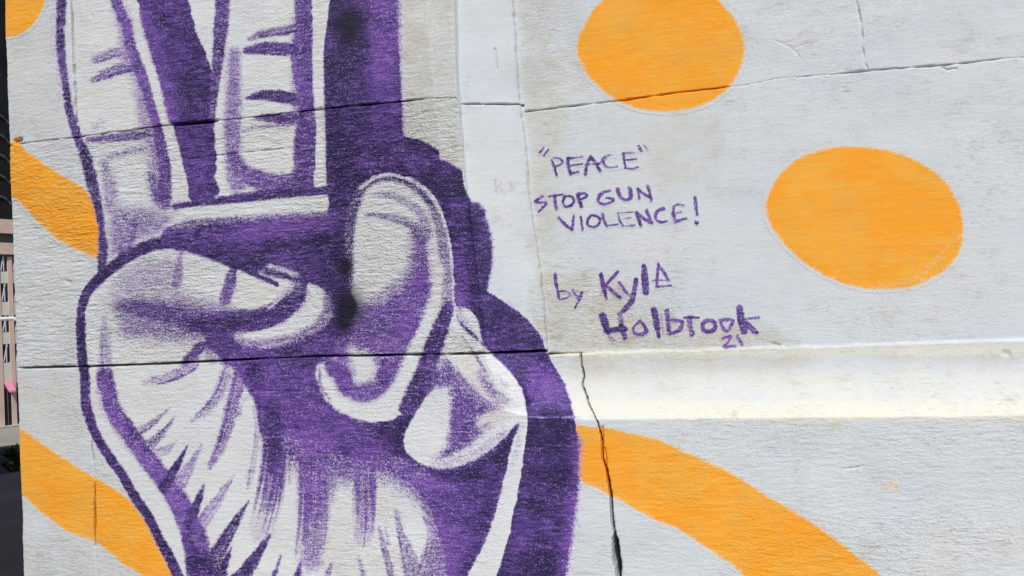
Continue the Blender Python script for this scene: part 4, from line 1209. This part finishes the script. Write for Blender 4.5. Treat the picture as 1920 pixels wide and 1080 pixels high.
# street lamp arm poking in from the left -----------------------------------------
lp = at_px(-60, 640, 34.0)
gz = ground_z(lp.x, lp.y)
lamp = empty('street_lamp', (lp.x, lp.y, gz))
tag(lamp, 'white street lamp arm crossing in front of the tan building', 'street lamp')
tip = at_px(26, 597, 34.0); el_ = at_px(-60, 601, 34.0)
bm = bmesh.new(); tube(bm, [Vector((0, 0, 0)), Vector((0, 0, el_.z - gz + 0.5))], [0.10, 0.07], 10); obj('pole', bm, M_lamp, lamp)
bm = bmesh.new(); tube(bm, [Vector((0, 0, el_.z - gz)), tip - Vector((lp.x, lp.y, gz))], [0.085, 0.07], 8); obj('arm', bm, M_lamp, lamp)
bm = bmesh.new()
q = tip - Vector((lp.x, lp.y, gz))
box(bm, (0.0, -0.14, -0.10), (0.55, 0.14, 0.06), (q, (q * Vector((1, 1, 0))).normalized() if False else Vector((q.x, q.y, 0)).normalized(), Vector((-q.y, q.x, 0)).normalized(), UPV), 0.03)
obj('lamp_head', bm, M_lamp, lamp)

# white dash on the road and weeds by the corner
dp = at_px(2, 817, 60.0)
rr_ = ray(np.array(2.0), np.array(817.0))
kk = 55.0
for _ in range(40):
    p = at_px(2, 817, kk); kk += (p.z - ground_z(p.x, p.y)) / max(1e-3, (SLOPE + -rr_[2] / math.hypot(rr_[0], rr_[1]))) * -0.0
    if p.z <= ground_z(p.x, p.y): break
    kk += 0.8
tmid = kk
tag(strip('road_marking', tmid - 1.2, tmid + 1.2, -14.0, -1.05, M_line, 0.009, 4), kind='structure')


def weed(px, py, dist0, n, hgt, spread, label):
    k = 6.0
    for _ in range(400):
        p = at_px(px, py, k)
        if p.z <= ground_z(p.x, p.y): break
        k += 0.1
    g = Vector((p.x, p.y, ground_z(p.x, p.y)))
    o = empty('weed', g)
    tag(o, label, 'weed', 'weeds at the kerb')
    bm = bmesh.new()
    for i in range(n):
        a = random.uniform(0, 6.283); l = hgt * random.uniform(0.5, 1.1); r = spread * random.uniform(0.2, 1.0)
        b0 = Vector((math.cos(a) * 0.05, math.sin(a) * 0.05, 0))
        b1 = b0 + Vector((math.cos(a) * r * 0.5, math.sin(a) * r * 0.5, l * 0.7))
        b2 = b0 + Vector((math.cos(a) * r, math.sin(a) * r, l))
        w = Vector((-math.sin(a), math.cos(a), 0)) * 0.025
        v = [bm.verts.new(x) for x in (b0 - w, b0 + w, b1 + w * 1.3, b1 - w * 1.3, b2)]
        bm.faces.new((v[0], v[1], v[2], v[3])); bm.faces.new((v[3], v[2], v[4]))
    obj('leaves', bm, M_weed, o)


weed(28, 866, 0, 50, 0.30, 0.28, 'dark spiky weed at the edge of the sunlit road')
weed(26, 884, 0, 40, 0.25, 0.3, 'low weed clump nearest the wall corner in the shade')
